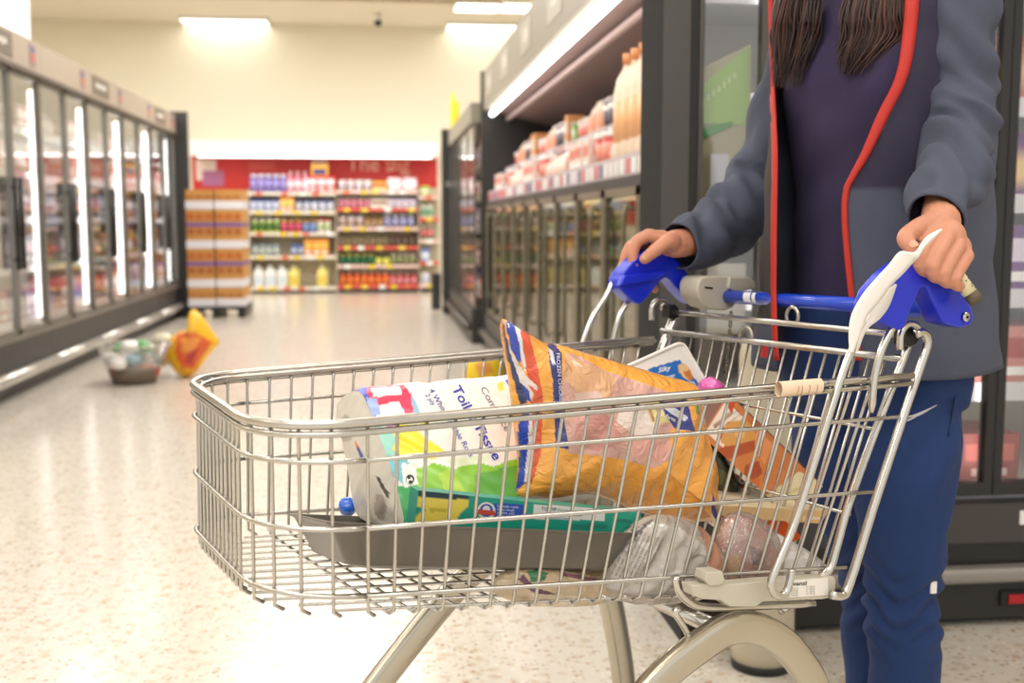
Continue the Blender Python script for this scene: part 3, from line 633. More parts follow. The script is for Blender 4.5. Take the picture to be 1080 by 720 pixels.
m = MB(); p = onz(457, 322, 0); m.box(p[0]-.04, p[0]+.06, 13.2, 13.5, 0, .42); tag(m.build('waste_bin', M_dark), 'small dark bin on the floor by the far end of the aisle', 'bin')
# ------------------------------------------------------------------ glass door case facing the camera behind the shopper
XBL = float(onz(722, 671, 0)[0]); YD = .50
def bz(x, y): return axp(x, y, 1, YBF)
e = empty('meat_chiller', (1.6, YBF+.3, 0), 'black glass door chiller facing the camera behind the shopper', 'chiller')
XE = 3.2; zt = 2.25; zd0 = float(bz(1030, 523)[2])
m = MB(); m.box(XBL, XE, YBF+.06, YBF+YD, 0, zd0-.12); m.build('plinth', M_dark, e)
m = MB(); m.box(XBL, XE, YBF+.02, YBF+.06, .02, zd0-.12); m.build('kick_panel', mat('kick_dark', (40, 37, 36), .45), e)
m = MB(); m.box(XBL-.02, XBL, YBF+.265, YBF+YD, 0, zt); m.build('side_panel', mat('black_panel', (12, 12, 12), .95), e)
m = MB(); m.box(XBL-.02, XBL, YBF, YBF+.262, 0, zt); m.build('side_panel', mat('grey_side_panel', (38, 37, 36), .8), e)
m = MB(); m.box(XBL, XE, YBF+YD-.03, YBF+YD, zd0-.1, zt, col=(196, 190, 178)); m.build('back_panel', M_goods, e)
m = MB(); m.tube([(XBL+.03, YBF+.07, 2.06), (XE-.5, YBF+.07, 2.06)], .014, 8); m.build('led_tube', M_led, e)
m = MB(); m.box(XBL-.02, XE, YBF, YBF+YD, 2.1, zt+.1); m.build('header_panel', M_taupe, e)
z0, z1 = float(bz(1040, 612)[2]), float(bz(1040, 596)[2]); m = MB(); m.box(XBL, XE, YBF-.03, YBF+.02, z0, z1); m.build('bumper_rail', mat('grey_rail', (150, 145, 140), .4, .3), e, bevel=.012)
m = MB(); m.box(XBL, XE, YBF-.005, YBF+.05, zd0-.12, zd0-.02); o = m.build('price_rail', mat('rail_grey', (64, 60, 58), .4), e)
m = MB(); p = bz(1074, 545); m.box(p[0], p[0]+.035, YBF-.008, YBF-.005, p[2]-.018, p[2]+.018, col=(236, 234, 236))
p = bz(960, 545); m.box(p[0], p[0]+.035, YBF-.008, YBF-.005, p[2]-.018, p[2]+.018, col=(236, 234, 236)); m.build('price_ticket', M_goods, o)
p = bz(1066, 633); m = MB(); m.box(p[0]-.02, p[0]+.15, YBF+.012, YBF+.02, p[2]-.02, p[2]+.02, col=(20, 20, 20)); m.box(p[0], p[0]+.06, YBF+.008, YBF+.012, p[2]-.012, p[2]+.012, col=(190, 30, 36)); m.build('control_display', M_goods, e)
xs = [XBL, float(bz(808, 300)[0]), float(bz(1052, 400)[0]), float(bz(1052, 400)[0])+.6, XE-.4]
for k in range(4):
    x0, x1 = xs[k], xs[k+1]; d = empty('door', ((x0+x1)/2, YBF, zd0)); setp(d, e); t = .014 if k == 0 else .024
    m = MB(); m.box(x0+.002, x0+t, YBF, YBF+.035, zd0, 2.1); m.box(x1-.024, x1-.002, YBF, YBF+.035, zd0, 2.1); m.box(x0+t, x1-.024, YBF, YBF+.035, zd0, zd0+.035); m.box(x0+t, x1-.024, YBF, YBF+.035, 2.065, 2.1)
    m.build('door_frame', mat('stile_grey', (84, 80, 76), .4, .3) if k < 1 else mat('stile_dark', (46, 44, 43), .35, .3), d)
    m = MB(); m.box(x0+t, x1-.024, YBF+.012, YBF+.016, zd0+.035, 2.065); m.build('pane', M_glass, d)
for xm in xs[1:4]:
    m = MB(); m.tube([(xm, YBF+.055, zd0+.05), (xm, YBF+.055, 2.0)], .011, 8); m.build('led_tube', M_led, e)  # glowing tubes added behind the mullions to brighten the packs
shz = [zd0+.01, .62, .86, 1.1, 1.34, 1.6]
for z in shz: shelf_mesh('shelf', XBL+.01, XE-.41, YBF+.07, YBF+YD-.03, z, e, strip=(XBL+.01, XE-.41, YBF+.062, YBF+.07), stripcol=(232, 230, 234))
GS = [[sp('carton', 'red', .16, (.16, .2, .13, (150, 50, 46), (196, 90, 80), (230, 190, 180)), 2), sp('tub', 'red', .15, (.07, .12, (170, 60, 52), (190, 100, 90), (220, 190, 180)), 1)],
      [sp('carton', 'pink', .17, (.17, .2, .15, (206, 130, 120), (170, 60, 56)), 2), sp('bag', 'cream', .15, (.15, .14, .15, (214, 196, 180), (160, 70, 60)), 1)],
      [sp('carton', 'yellow', .12, (.12, .2, .15, (236, 206, 70), (90, 60, 120)), 1), sp('carton', 'purple', .14, (.14, .2, .17, (110, 60, 130), (226, 210, 226)), 2)],
      [sp('bag', 'purple', .14, (.14, .13, .17, (120, 60, 130), (226, 190, 120)), 2), sp('carton', 'white', .15, (.15, .2, .16, (228, 222, 214), (150, 140, 150)), 2)],
      [sp('bag', 'orange', .16, (.16, .13, .18, (226, 120, 60), (236, 200, 160)), 2), sp('bag', 'violet', .14, (.14, .13, .17, (130, 80, 150), (240, 210, 100)), 1)],
      [sp('bag', 'yellow', .16, (.16, .13, .18, (236, 206, 60), (236, 226, 190)), 2), sp('carton', 'orange', .14, (.14, .2, .2, (226, 140, 90), (236, 220, 200)), 1)]]
for k, z in enumerate(shz):
    row((XBL+.25, YBF+.19, z), (1, 0, 0), XE-.7-XBL-.25, GS[k], 'in the chiller behind the shopper, shelf %s from below' % ('one', 'two', 'three', 'four', 'five', 'six')[k], 'packs in the chiller behind the shopper', 0, gap=.01, fill=.95)
def bq(x0, y0, x1, y1, Yo, col, name, lab, cat, th=.004):
    p, q = axp(x0, y1, 1, YBF+Yo), axp(x1, y0, 1, YBF+Yo); m = MB(); m.box(p[0], q[0], YBF+Yo, YBF+Yo+th, p[2], q[2], col=col); return tag(m.build(name, M_goods), lab, cat)
e3 = bq(1022, 360, 1044, 396, .04, (240, 208, 50), 'shelf_sign', 'small yellow shelf sign beside the jacket hem', 'sign')
bq(1022, 252, 1044, 318, .04, (238, 204, 90), 'shelf_sign', 'tall yellow sign behind the shopper elbow side of the chiller', 'sign')
# green and cream poster seen through the narrow door
G = lambda x, y: axp(x, y, 1, YBF+.05)
m = MB(); m.prism([G(724, 226), G(792, 226), G(792, 46), G(724, 80)], (0, .004, 0), col=(176, 168, 132)); e3 = m.build('poster', M_goods, fixn=True); tag(e3, 'sloping green and cream poster behind the narrow glass door', 'poster')
m = MB(); m.prism([G(733, 130), G(790, 132), G(790, 48), G(733, 96)], (0, -.003, 0), col=(158, 196, 96)); m.prism([G(733, 150), G(772, 133), G(772, 128), G(733, 136)], (0, -.004, 0), col=(70, 150, 60)); m.build('green_print', M_goods, e3, fixn=True)
m = MB()
for q in range(7):
    p = G(741+q*5.5, 108-q*4.5); m.box(p[0]-.004, p[0]+.003, YBF+.044, YBF+.047, p[2]-.006, p[2]+.008, col=(206, 222, 160))
m.build('lettering', M_goods, e3)
bq(749, 162, 769, 208, .03, (206, 208, 214), 'price_card', 'narrow white card standing behind the narrow glass door', 'card')
bq(745, 278, 787, 352, .03, (214, 210, 196), 'white_tray', 'pale upright tray behind the coin lock in the chiller', 'tray', .02)
# grey bollard
p = onz(812, 712, 0); r_ = 36/1180*2.42; e = empty('bollard', (p[0], p[1]+r_*.8, 0), 'grey round bollard on the floor behind the trolley', 'bollard')
zt = float(axp(835, 366, 1, p[1])[2]); m = MB(); m.lathe([(r_*.93, .012), (r_, .05), (r_*.97, zt*.5), (r_*.9, zt*.97), (r_*.84, zt)], (p[0], p[1]+r_*.8, 0), 28); m.build('post', mat('bollard_grey', (196, 186, 164), .5), e)
m = MB(); m.lathe([(r_*.96, 0), (r_*.96, .02)], (p[0], p[1]+r_*.8, 0), 28); m.build('base_ring', M_black, e)
# ------------------------------------------------------------------ basket and yellow bag on the floor
p = onz(135, 408, 0); bc = (p[0], p[1]+.2)
e = empty('grocery_basket', (bc[0], bc[1], 0), 'clear dark based basket of groceries standing on the floor', 'basket')
m = MB(); m.lathe([(.135, 0), (.17, .1)], (bc[0], bc[1], 0), 20, col=(120, 92, 70)); m.build('base', mat('basket_base', (106, 92, 78), .4), e)
m = MB(); vs = []; 
for (r_, z) in ((.165, .09), (.19, .15), (.235, .25)):
    for k in range(20): vs.append((bc[0]+r_*math.cos(2*PI*k/20), bc[1]+r_*math.sin(2*PI*k/20), z))
m.add(vs, [(j*20+k, j*20+(k+1) % 20, (j+1)*20+(k+1) % 20, (j+1)*20+k) for j in range(2) for k in range(20)], smooth=True); m.build('clear_side', clear_mat('basket_film', .12, (236, 234, 230), .15, .12), e)
m = MB(); m.tube([(bc[0]+.235*math.cos(2*PI*k/20), bc[1]+.235*math.sin(2*PI*k/20), .25) for k in range(20)], .006, 6, closed=True); m.build('rim', M_plastic_grey, e)
rr = random.Random(5); cc = [((240, 236, 232), 'white'), ((226, 120, 60), 'orange'), ((110, 170, 110), 'green'), ((120, 176, 196), 'pale blue'), ((244, 240, 238), 'white'), ((200, 60, 50), 'red')]
for k in range(34):
    a = rr.uniform(0, 2*PI); z = (.06, .14, .22)[k % 3]; R = rr.uniform(0, .13+z*.3) if k % 3 < 2 else rr.uniform(0, .17); c, n_ = cc[(0, 4, 2, 0, 3, 4)[k % 6] if z > .1 else (1, 1, 5)[k//3 % 3]]
    m = MB(); rad = rr.uniform(.038, .052); m.sphere((0, 0, 0), (rad*1.2, rad, rad*.8), 12, 8, col=c); o = m.build('wrapped_roll', M_goods); o.location = (bc[0]+R*math.cos(a), bc[1]+R*math.sin(a), z+rr.uniform(0, .02)); o.rotation_euler = (rr.uniform(-.5, .5), rr.uniform(-.5, .5), rr.uniform(0, 3))
    tag(o, 'small %s item heaped in the clear floor basket' % n_, 'grocery item', 'groceries heaped in the floor basket')
def bagY(px, Y, T, base, regions, N=60, K=12):
    px = smoothpoly(px, 1); out = resample(px, N); E_ = [axp(q[0], q[1], 1, Y) for q in out]; c = sum(E_)/N; vs = []
    for s_ in (-1, 1):
        for k in range(K+1):
            r = k/K
            for q in E_: g = c+(q-c)*r; vs.append((g[0], Y+s_*(T*max(0, 1-r**2.2)**.5+.004*wob(g[0]*3, g[2]*3)*(1-r)), g[2]))
    fs = []
    for s_ in (0, 1):
        o = s_*(K+1)*N
        for k in range(K):
            for i in range(N):
                a = (o+k*N+i, o+k*N+(i+1) % N, o+(k+1)*N+(i+1) % N, o+(k+1)*N+i); fs.append(a if s_ == 0 else a[::-1])
    cols = paint(vs, base, regions); m = MB(); m.add(vs, fs, 0, cols, True); return m
yp = onz(200, 399, 0)[1]+.08
m = bagY([(174, 378), (190, 398), (206, 396), (222, 372), (233, 362), (227, 353), (208, 325), (198, 328), (200, 346), (182, 352), (174, 365)], yp, .1, (244, 186, 24), [([(186, 352), (204, 350), (224, 360), (206, 388), (192, 390), (184, 372)], (222, 96, 44)), ([(190, 356), (212, 356), (204, 370), (192, 372)], (236, 150, 60)), ([(198, 372), (210, 366), (202, 384), (194, 384)], (176, 44, 40))])
tag(m.build('snack_bag', M_printsoft), 'yellow bag of red and orange snacks slumped on the floor', 'bag')
m = bagY([(160, 352), (178, 350), (186, 362), (182, 385), (166, 388), (158, 372)], yp+.12, .07, (206, 200, 170), [([(168, 362), (180, 360), (178, 380), (168, 380)], (226, 120, 60))])
tag(m.build('clear_bag', M_printsoft), 'pale clear bag leaning between the basket and yellow bag', 'bag')
yp = onz(505, 405, 0)[1]
m = bagY([(488, 398), (494, 404), (515, 406), (532, 402), (534, 388), (526, 376), (508, 372), (494, 378)], yp, .09, (238, 204, 40), [([(500, 384), (516, 380), (522, 392), (506, 398)], (222, 150, 50))])
tag(m.build('yellow_packet', M_printsoft), 'yellow packet on the floor seen past the far basket rim', 'packet')
# ================================================================== TROLLEY
def sidepl(x, y, inset):   # point on the upright plane through the near side of the rim, moved inwards
    n = np.cross(NF-NR, [0, 0, 1.0]); n /= np.linalg.norm(n)
    if n@V < 0: n = -n
    p0 = NR+n*inset; d = ray(x, y); return O+d*((p0-O)@n/(d@n))
top = [tc(NR), tc(NF), tc(FF), tc(FR)]
bNF = tc(sidepl(283, 656, .022)); bNR = tc(sidepl(881, 623, .03))
zslope = (bNF[2]-bNR[2])/(bNF[0]-bNR[0])
zb = lambda a: bNR[2]+(a-bNR[0])*zslope
bot = [bNR, bNF, tc(C(198, 566, .198)), np.array([bNR[0], -bNR[1], bNR[2]])]
zb_n = zb
def zb(a, b=None):
    zn = zb_n(a); zf = bot[3][2]+(a-bot[3][0])*(bot[2][2]-bot[3][2])/(bot[2][0]-bot[3][0])
    w_ = min(1, max(0, ((b if b is not None else 0)+.22)/.44)); return zn+(zf-zn)*w_
CR = (.11, .085)
def ringc(s, q, out=0.0):
    """point on the basket wall in cart coordinates; s 0 rim .. 1 floor, q 0 rear near .. 5 rear far"""
    P = [top[i]*(1-s)+bot[i]*s for i in range(4)]
    if out:
        c = (P[0]+P[2])/2
        P = [P[0]+[0, -out, 0], P[1]+[out, -out, 0], P[2]+[out, out, 0], P[3]+[0, out, 0]]
    def toward(a, b, r): d = b-a; n = np.linalg.norm(d); return a+d*(r/n)
    r1, r2 = CR; n1 = toward(P[1], P[0], r1); n2 = toward(P[1], P[2], r1); f1 = toward(P[2], P[1], r2); f2 = toward(P[2], P[3], r2)
    if q <= 1: return P[0]+(n1-P[0])*q
    if q <= 2: t = q-1; k = .62; a, d = n1, n2; b, c = n1+(P[1]-n1)*k, n2+(P[1]-n2)*k; return a*(1-t)**3+b*3*t*(1-t)**2+c*3*t*t*(1-t)+d*t**3
    if q <= 3: return n2+(f1-n2)*(q-2)
    if q <= 4: t = q-3; k = .62; a, d = f1, f2; b, c = f1+(P[2]-f1)*k, f2+(P[2]-f2)*k; return a*(1-t)**3+b*3*t*(1-t)**2+c*3*t*t*(1-t)+d*t**3
    return f2+(P[3]-f2)*(q-4)
def rw(s, q, out=0.0, dz=0.0): p = ringc(s, q, out); return cw(p[0], p[1], p[2]+dz)
cart = empty('shopping_trolley', cw(.4, 0, 0), 'chrome wire shopping trolley with blue handle and filled shallow basket', 'shopping trolley')
def hoop(s, r, out, q0=0, q1=5, dz=0.0, n=8):
    qs = sorted(set([q0, q1]+[i/10 for i in range(0, 51) if q0 <= i/10 <= q1])); return [rw(s, q, out, dz) for q in qs], r
m = MB(); P, r_ = hoop(0, .005, .004); m.tube(P, r_, 10); P, _ = hoop(0, .0032, .004, dz=-.0105); m.tube(P, .0036, 8); P, _ = hoop(0, .0032, -.004, dz=-.004); m.tube(P, .0036, 8)
rim = m.build('basket_rim', M_wire, cart)
SL = (.19, .535, .885)
NS, NC, NFW = 23, 5, 10
qn = [ (i+.0)/NS for i in range(1, NS)]; qc = [1+i/NC for i in range(NC+1)]; qf = [2+i/NFW for i in range(1, NFW)]; qd = [3+i/NC for i in range(NC+1)]; qz = [4+i/NS for i in range(1, NS)]
def vert_path(q, inner=True):
    P = [rw(s, q) for s in (0, .1, .3, .5, .7, .85, .93)]
    c = ringc(.975, q); c2 = ringc(1, q); cen = np.array([.45, 0, 0]); d = (cen-c2)*[1, 1, 0]
    if q < 1 or q > 4: d = np.array([0, np.sign(-c2[1]), 0])
    d = d/np.linalg.norm(d); c3 = c2+d*.012; P += [cw(*c), cw(c3[0], c3[1], zb(c3[0], c3[1])-.001)]; return P
def panel(name, qs, q0, q1):
    m = MB()
    for q in qs: m.tube(vert_path(q), .0022, 6)
    for s in SL: P, _ = hoop(s, 0, .0035, q0, q1); m.tube(P, .0029, 7)
    return m.build(name, M_wire, cart)
panel('side_wires', qn, 0, 1); panel('front_wires', qc+qf+qd, 1, 4); panel('side_wires', qz, 4, 5)
# floor grid
m = MB()
for i in range(1, NS):
    a = ringc(1, i/NS); b_ = ringc(1, 5-i/NS)
    a = a+[0, .012, 0]; b_ = b_-[0, .012, 0]; a[2] = zb(a[0], a[1])-.001; b_[2] = zb(b_[0], b_[1])-.001; m.tube([cw(*a), cw(*b_)], .0019, 6)
for i in range(13):
    b0 = -.235+i*.47/12; fr = ringc(1, 2+min(max((b0+.12)/.24, 0), 1)); a0 = bNR[0]
    w_f = .17; bf = b0*(.172/.235); ff = fr[0]-.014-(.03 if abs(bf) > .13 else 0)-(.03 if abs(bf) > .16 else 0)
    m.tube([cw(a0, b0, zb(a0, b0)+.002), cw(ff, bf, zb(ff, bf)+.002)], .0019, 6)
m.build('base_grid', M_wire, cart)
# rear gate
At, Bt = tc(C(951, 353, -.24)), tc(C(951, 378, -.25))
Af, Bf = tc(C(711, 329, .24)), tc(C(698, 349, .25))
m = MB(); m.tube([cw(*At), cw(*Af)], .0048, 8); m.tube([cw(*Bt), cw(*Bf)], .0052, 8)
bb = np.array([bNR[0]-.0, 0, bNR[2]])
def gp(fr, t):  # fr 0 near .. 1 far, t 0 top .. 1 bottom
    T_ = Bt+(Bf-Bt)*fr; B_ = np.array([bNR[0], bNR[1]+.01+(abs(bNR[1])*2-.02)*fr, bNR[2]]); return cw(*(T_+(B_-T_)*t))
for i in range(1, 19): m.tube([gp(i/19, 0), gp(i/19, 1)], .0022, 6)
for t in (.31, .68, 1.0): m.tube([gp(.01, t), gp(.99, t)], .0026, 7)
rg = m.build('rear_gate', M_wire, cart)
def ringat(px, py, bb_, R, nm):
    c = tc(C(px, py, bb_)); m = MB(); m.tube([cw(c[0], c[1]+R*math.cos(k*PI/8), c[2]+R*1.1*math.sin(k*PI/8)) for k in range(-2, 11)], .0034, 7); return m.build(nm, M_wire, rg)
ringat(836, 333, 0.02, .013, 'hinge_loop'); ringat(787, 355, .09, .015, 'hinge_loop')
c = tc(C(806, 369, .05)); m = MB(); m.box(-.005, .005, -.004, .004, -.012, .012, col=(190, 40, 40)); o = m.build('red_clip', M_goods, None); o.location = cw(*c); setp(o, rg)
# side frames, near and mirrored far
FRAME = [(951, 368), (952, 350), (958, 342), (966, 343), (969, 352)]
ft = [tc(C(x, y, -.272)) for x, y in ((966, 352), (974, 351), (978, 362), (971, 385), (955, 432), (921, 535), (896, 615), (888, 628), (877, 627))]
hk = [tc(C(x, y, -.268)) for x, y in ((949, 369), (950, 352), (957, 342), (966, 343), (970, 352))]
up_ = [tc(C(x, y, -.25)) for x, y in ((958, 362), (955, 372), (921, 460), (895, 532), (882, 578), (875, 600), (862, 612))]
def mir(P): return [np.array([p[0], -p[1], p[2]]) for p in P]
for side in (0, 1):
    g = (lambda P: P) if side == 0 else mir
    m = MB(); m.tube([cw(*p) for p in catmull(g(ft), 4)], .0062, 10); m.tube([cw(*p) for p in catmull(g(hk), 4)], .005, 8); m.tube([cw(*p) for p in catmull(g(up_), 4)], .0058, 8)
    fr_ = m.build('side_frame', M_tube, cart)
    q = g([tc(C(954, 364, -.262)), tc(C(955, 348, -.262)), tc(C(963, 345, -.262)), tc(C(970, 355, -.262)), tc(C(968, 362, -.262)), tc(C(961, 366, -.262))])
    m = MB(); m.prism([cw(*p) for p in q], V*(.02 if side == 0 else -.02)); m.build('corner_cap', M_black, fr_, bevel=.002, fixn=True)
# handle supports
t1 = [tc(C(x, y, -.286)) for x, y in ((926, 314), (917, 335), (897, 372), (880, 420), (858, 490), (838, 552), (817, 603), (813, 618), (820, 628), (829, 624), (834, 608), (835, 600))]
t2 = [tc(C(x, y, -.286)) for x, y in ((942, 344), (930, 368), (922, 400), (919, 435))]
for side in (0, 1):
    g = (lambda P: P) if side == 0 else mir
    m = MB(); m.tube([cw(*p) for p in catmull(g(t1), 5)], .0052, 10); m.tube([cw(*p) for p in catmull(g(t2), 4)], [.0052]*12+[.003], 10); m.build('handle_support', M_tube, cart)
# handle bar
h0, h1 = tc(C(1003, 328, -.276)), tc(C(744, 311, .262))
m = MB(); m.tube([cw(*h0), cw(*h1)], .0115, 18); bar = m.build('handle_bar', mat('blue_bar', (28, 72, 205), .25, coat=.4), cart)
m = MB(); pa = h1+(h0-h1)*.22
for k, (f0, f1) in enumerate(((.212, .245), (.252, .268))):
    a_, b_ = cw(*(h1+(h0-h1)*f0)), cw(*(h1+(h0-h1)*f1)); ax = (b_-a_)/np.linalg.norm(b_-a_); vs = []; fs = []; n_ = 8
    tocam = O-a_; tocam -= (tocam@ax)*ax; tocam /= np.linalg.norm(tocam); sd = np.cross(ax, tocam)
    for j in range(n_+1):
        an = (-.9+1.5*j/n_); off = (tocam*math.cos(an)+sd*math.sin(an))*.0119; sk = .004*j/n_
        vs += [a_+off+ax*sk, b_+off+ax*sk]
    m.add(vs, [(2*j, 2*j+1, 2*j+3, 2*j+2) for j in range(n_)], col=(230, 232, 235), smooth=True)
m.build('worn_print', M_goods, bar)
HN = [(920, 324), (926, 307), (940, 290), (955, 278), (970, 272), (986, 272), (1003, 284), (1014, 303), (1026, 326), (1028, 336), (1023, 344), (1013, 346), (996, 341), (986, 320), (978, 303), (972, 303), (962, 325), (955, 345), (949, 349), (925, 338)]
def prismpx(mb, px, v0, wdt, sm=0, **k):
    if sm: px = smoothpoly(px, sm)
    P = [C(x, y, v0) for x, y in px]; mb.prism(P, V*wdt, **k)
m = MB(); prismpx(m, HN, -.292, .034, 0); hn = m.build('handle_horn', M_plastic_blue, cart, bevel=.004, fixn=True)
c = C(1018, 334, -.2925); m = MB(); m.lathe([(.0068, 0), (.0068, .003), (.004, .0035)], c, 14, axis=-V); m.build('screw', M_tube, hn)
m = MB(); m.lathe([(.0022, .0034), (.0022, .0042)], c, 8, axis=-V); m.build('socket', M_black, hn)
HF = [(652, 301), (655, 291), (664, 280), (680, 264), (695, 262), (707, 267), (719, 279), (737, 303), (740, 316), (736, 322), (728, 319), (716, 306), (704, 291), (697, 296), (686, 310), (675, 322), (668, 318), (656, 307)]
m = MB(); prismpx(m, HF, .262, .034, 1); hf = m.build('handle_horn', M_plastic_blue, cart, bevel=.004, fixn=True)
m = MB(); prismpx(m, [(653, 302), (659, 290), (666, 290), (703, 285), (704, 289), (690, 296)], .252, .012, 0); m.build('grip_flange', M_plastic_blue, hf, bevel=.003, fixn=True)
# coin lock on the bar
m = MB(); prismpx(m, [(735, 304), (738, 294), (744, 291), (772, 291), (780, 300), (778, 318), (771, 327), (750, 327), (738, 317)], .2, .05, 1); cl = m.build('coin_lock', M_plastic_grey, cart, bevel=.004, fixn=True)
m = MB(); prismpx(m, [(770, 292), (790, 292), (797, 297), (797, 304), (776, 308), (768, 304)], .195, .035, 0); m.build('lock_arm', M_plastic_grey, cl, bevel=.003, fixn=True)
m = MB(); prismpx(m, [(744, 302), (752, 303), (752, 305), (744, 304)], .1985, .002, 0); m.build('coin_slot', M_black, cl, fixn=True)
m = MB(); z = 0
for k in range(9):
    c = tc(C(771-k*.7, 332+k*9.4, .205)); R_ = .0052; pts = []
    for j in range(12):
        a = 2*PI*j/12; d = (R_*.55*math.cos(a), R_*1.25*math.sin(a)); pts.append(cw(c[0]+(d[0] if k % 2 else 0), c[1]+(0 if k % 2 else d[0]), c[2]+d[1]))
    m.tube(pts, .0014, 6, closed=True)
m.build('lock_chain', mat('dull_chain', (120, 116, 104), .4, .8), cl)
# hinge plate with maker's label
HP = [(729, 617), (745, 616), (760, 617), (800, 613), (880, 608), (882, 612), (881, 629), (868, 632), (806, 634), (797, 640), (770, 640), (760, 633), (741, 632), (731, 628)]
for side in (0, 1):
    P = [tc(C(x, y, -.262)) for x, y in HP]
    if side: P = mir(P)
    m = MB(); m.prism([cw(*p) for p in P], V*(.02 if side == 0 else -.02)); hp = m.build('hinge_plate', M_plastic_grey, cart, bevel=.002, fixn=True)
    P = [tc(C(x, y, -.266)) for x, y in ((746, 603), (762, 602), (765, 612), (760, 617), (749, 618), (744, 612))]
    if side: P = mir(P)
    m = MB(); m.prism([cw(*p) for p in P], V*(.022 if side == 0 else -.022)); m.build('wire_clip', M_plastic_grey, hp, bevel=.0015, fixn=True)
    if side == 0:
        lp = MB(); panelbox(lp, [C(832, 612, -.2632), C(873, 609.5, -.2632), C(874, 627, -.2632), C(833, 630, -.2632)], V*.001, (236, 232, 224), nx=2, ny=2); lb = lp.build('maker_label', M_card, hp)
        its = [('wanzl', (834, 617.5), (7.4, -.35), (.9, -6.2), (20, 20, 20), True)]
        for r0 in range(4): its += [('serie typ', (834, 621.2+r0*2.4), (2.2, -.12), (.1, -2.4), (120, 116, 110)), ('no. 100 kg', (850, 619.6+r0*2.4), (2.2, -.12), (.1, -2.4), (120, 116, 110))]
        letters(lp, its, 'label_print', lb, .0006)
# lower carrying rail, links and curved legs
lr = [tc(C(x, y, -.235)) for x, y in ((712, 608), (716, 622), (724, 632), (738, 639), (770, 641), (800, 639), (858, 636))]
lk = [tc(C(x, y, -.235)) for x, y in ((716, 642), (712, 646), (722, 662), (729, 676))]
ARCH = [tc(C(x, y, -.24)) for x, y in ((862, 735), (845, 700), (822, 675), (795, 662), (768, 663), (740, 680), (700, 712), (682, 726))]
a0, aN = ARCH[0], ARCH[-1]
arch = [np.array([a0[0]-.045, a0[1], .13])]+[np.array([a0[0]-.03, a0[1], .26])]+ARCH[:-1]+[np.array([ARCH[-2][0]+.07, aN[1], ARCH[-2][2]-.055]), np.array([.58, aN[1], .31]), np.array([.68, aN[1], .2]), np.array([.74, aN[1], .125])]
for side in (0, 1):
    g = (lambda P: P) if side == 0 else mir
    m = MB(); m.tube([cw(*p) for p in catmull(g(lr), 5)], .0056, 10); rl = m.build('carrying_rail', M_tube, cart)
    m = MB(); m.tube([cw(*p) for p in catmull(g(lk), 4)], .0045, 8)
    m.build('link', M_tube, rl); m = MB(); e_ = g([tc(C(823, 645, -.2)), tc(C(830, 640, -.2)), tc(C(834, 632, -.2))]); m.tube([cw(*p) for p in e_], .005, 8); m.build('link', M_tube, rl)
    # flat oval leg tube: wide in the side view
    P = [np.array(cw(*p)) for p in catmull(g(arch), 6)]; n_ = len(P); vs = []; fs = []; NN = 20
    for i in range(n_):
        t = P[min(i+1, n_-1)]-P[max(i-1, 0)]; t /= np.linalg.norm(t); nrm = np.cross(t, V); nrm /= np.linalg.norm(nrm)
        for k in range(NN):
            a = 2*PI*k/NN; ca, sa = math.cos(a), math.sin(a)
            vs.append(P[i]+nrm*.0215*math.copysign(abs(ca)**.6, ca)+V*.012*math.copysign(abs(sa)**.6, sa))
    for i in range(n_-1):
        for k in range(NN): fs.append((i*NN+k, i*NN+(k+1) % NN, (i+1)*NN+(k+1) % NN, (i+1)*NN+k))
    fs += [tuple(range(NN))[::-1], tuple((n_-1)*NN+k for k in range(NN))]
    m = MB(); m.add(vs, fs, smooth=True); m.build('leg', M_flat, cart, fixn=True)
    for (aa, nm) in ((arch[0][0]-.005, 'caster'), (arch[-1][0]+.01, 'caster')):
        b0 = (-.24 if side == 0 else .24); ce = empty('caster', cw(aa, b0, 0)); setp(ce, cart)
        m = MB(); m.lathe([(.062, -.014), (.0625, -.008), (.0625, .008), (.062, .014)], cw(aa-.02, b0, .0627), 24, col=(90, 90, 90), axis=V); m.build('wheel', M_goods, ce)
        m = MB()
        for s_ in (-.02, .017): m.prism([cw(aa-.035, b0+s_, .05), cw(aa-.01, b0+s_, .05), cw(aa+.015, b0+s_, .13), cw(aa-.025, b0+s_, .13)], V*.003)
        m.prism([cw(aa+.015, b0-.02, .128), cw(aa-.025, b0-.02, .128), cw(aa-.025, b0-.02, .134), cw(aa+.015, b0-.02, .134)], V*.04); m.build('fork', M_tube, ce, fixn=True)
m = MB(); m.tube([cw(.3, -.23, .525), cw(.3, .23, .525)], .011, 12); m.build('cross_bar', M_tube, cart)
# sticker wrapped on the rim
m = MB(); P = []
for x in range(821, 866, 4):
    q = ringc(0, 0); 
    for y0 in (0,): pass
    y = 409-(x-821)*.0857-2
    P.append(C(x, y, -.279+.0))
vs = []; 
for i, p in enumerate(P):
    for k in range(10):
        a = 2*PI*k/10; vs.append(p+V*.0068*math.cos(a)+np.array([0, 0, 1.0])*(.0098*math.sin(a)-.004))
m.add(vs, [(i*10+k, i*10+(k+1) % 10, (i+1)*10+(k+1) % 10, (i+1)*10+k) for i in range(len(P)-1) for k in range(10)], col=(240, 214, 186), smooth=True)
for x in (838, 842, 850, 858): 
    p = C(x, 409-(x-821)*.0857-2, -.279); m.add([p+V*.0071*math.cos(a_)+np.array([0, 0, 1.0])*(.0101*math.sin(a_)-.004)+L*dx for dx in (-.0006, .0006) for a_ in [PI*.9+j*.12 for j in range(12)]], [(j, j+1, j+13, j+12) for j in range(11)], col=(190, 130, 90))
m.build('rim_sticker', M_card, rim)
# ================================================================== SHOPPING IN THE BASKET
M_film = clear_mat('clear_film', .10, (250, 248, 244), .12, .10, (60, .7, .006))
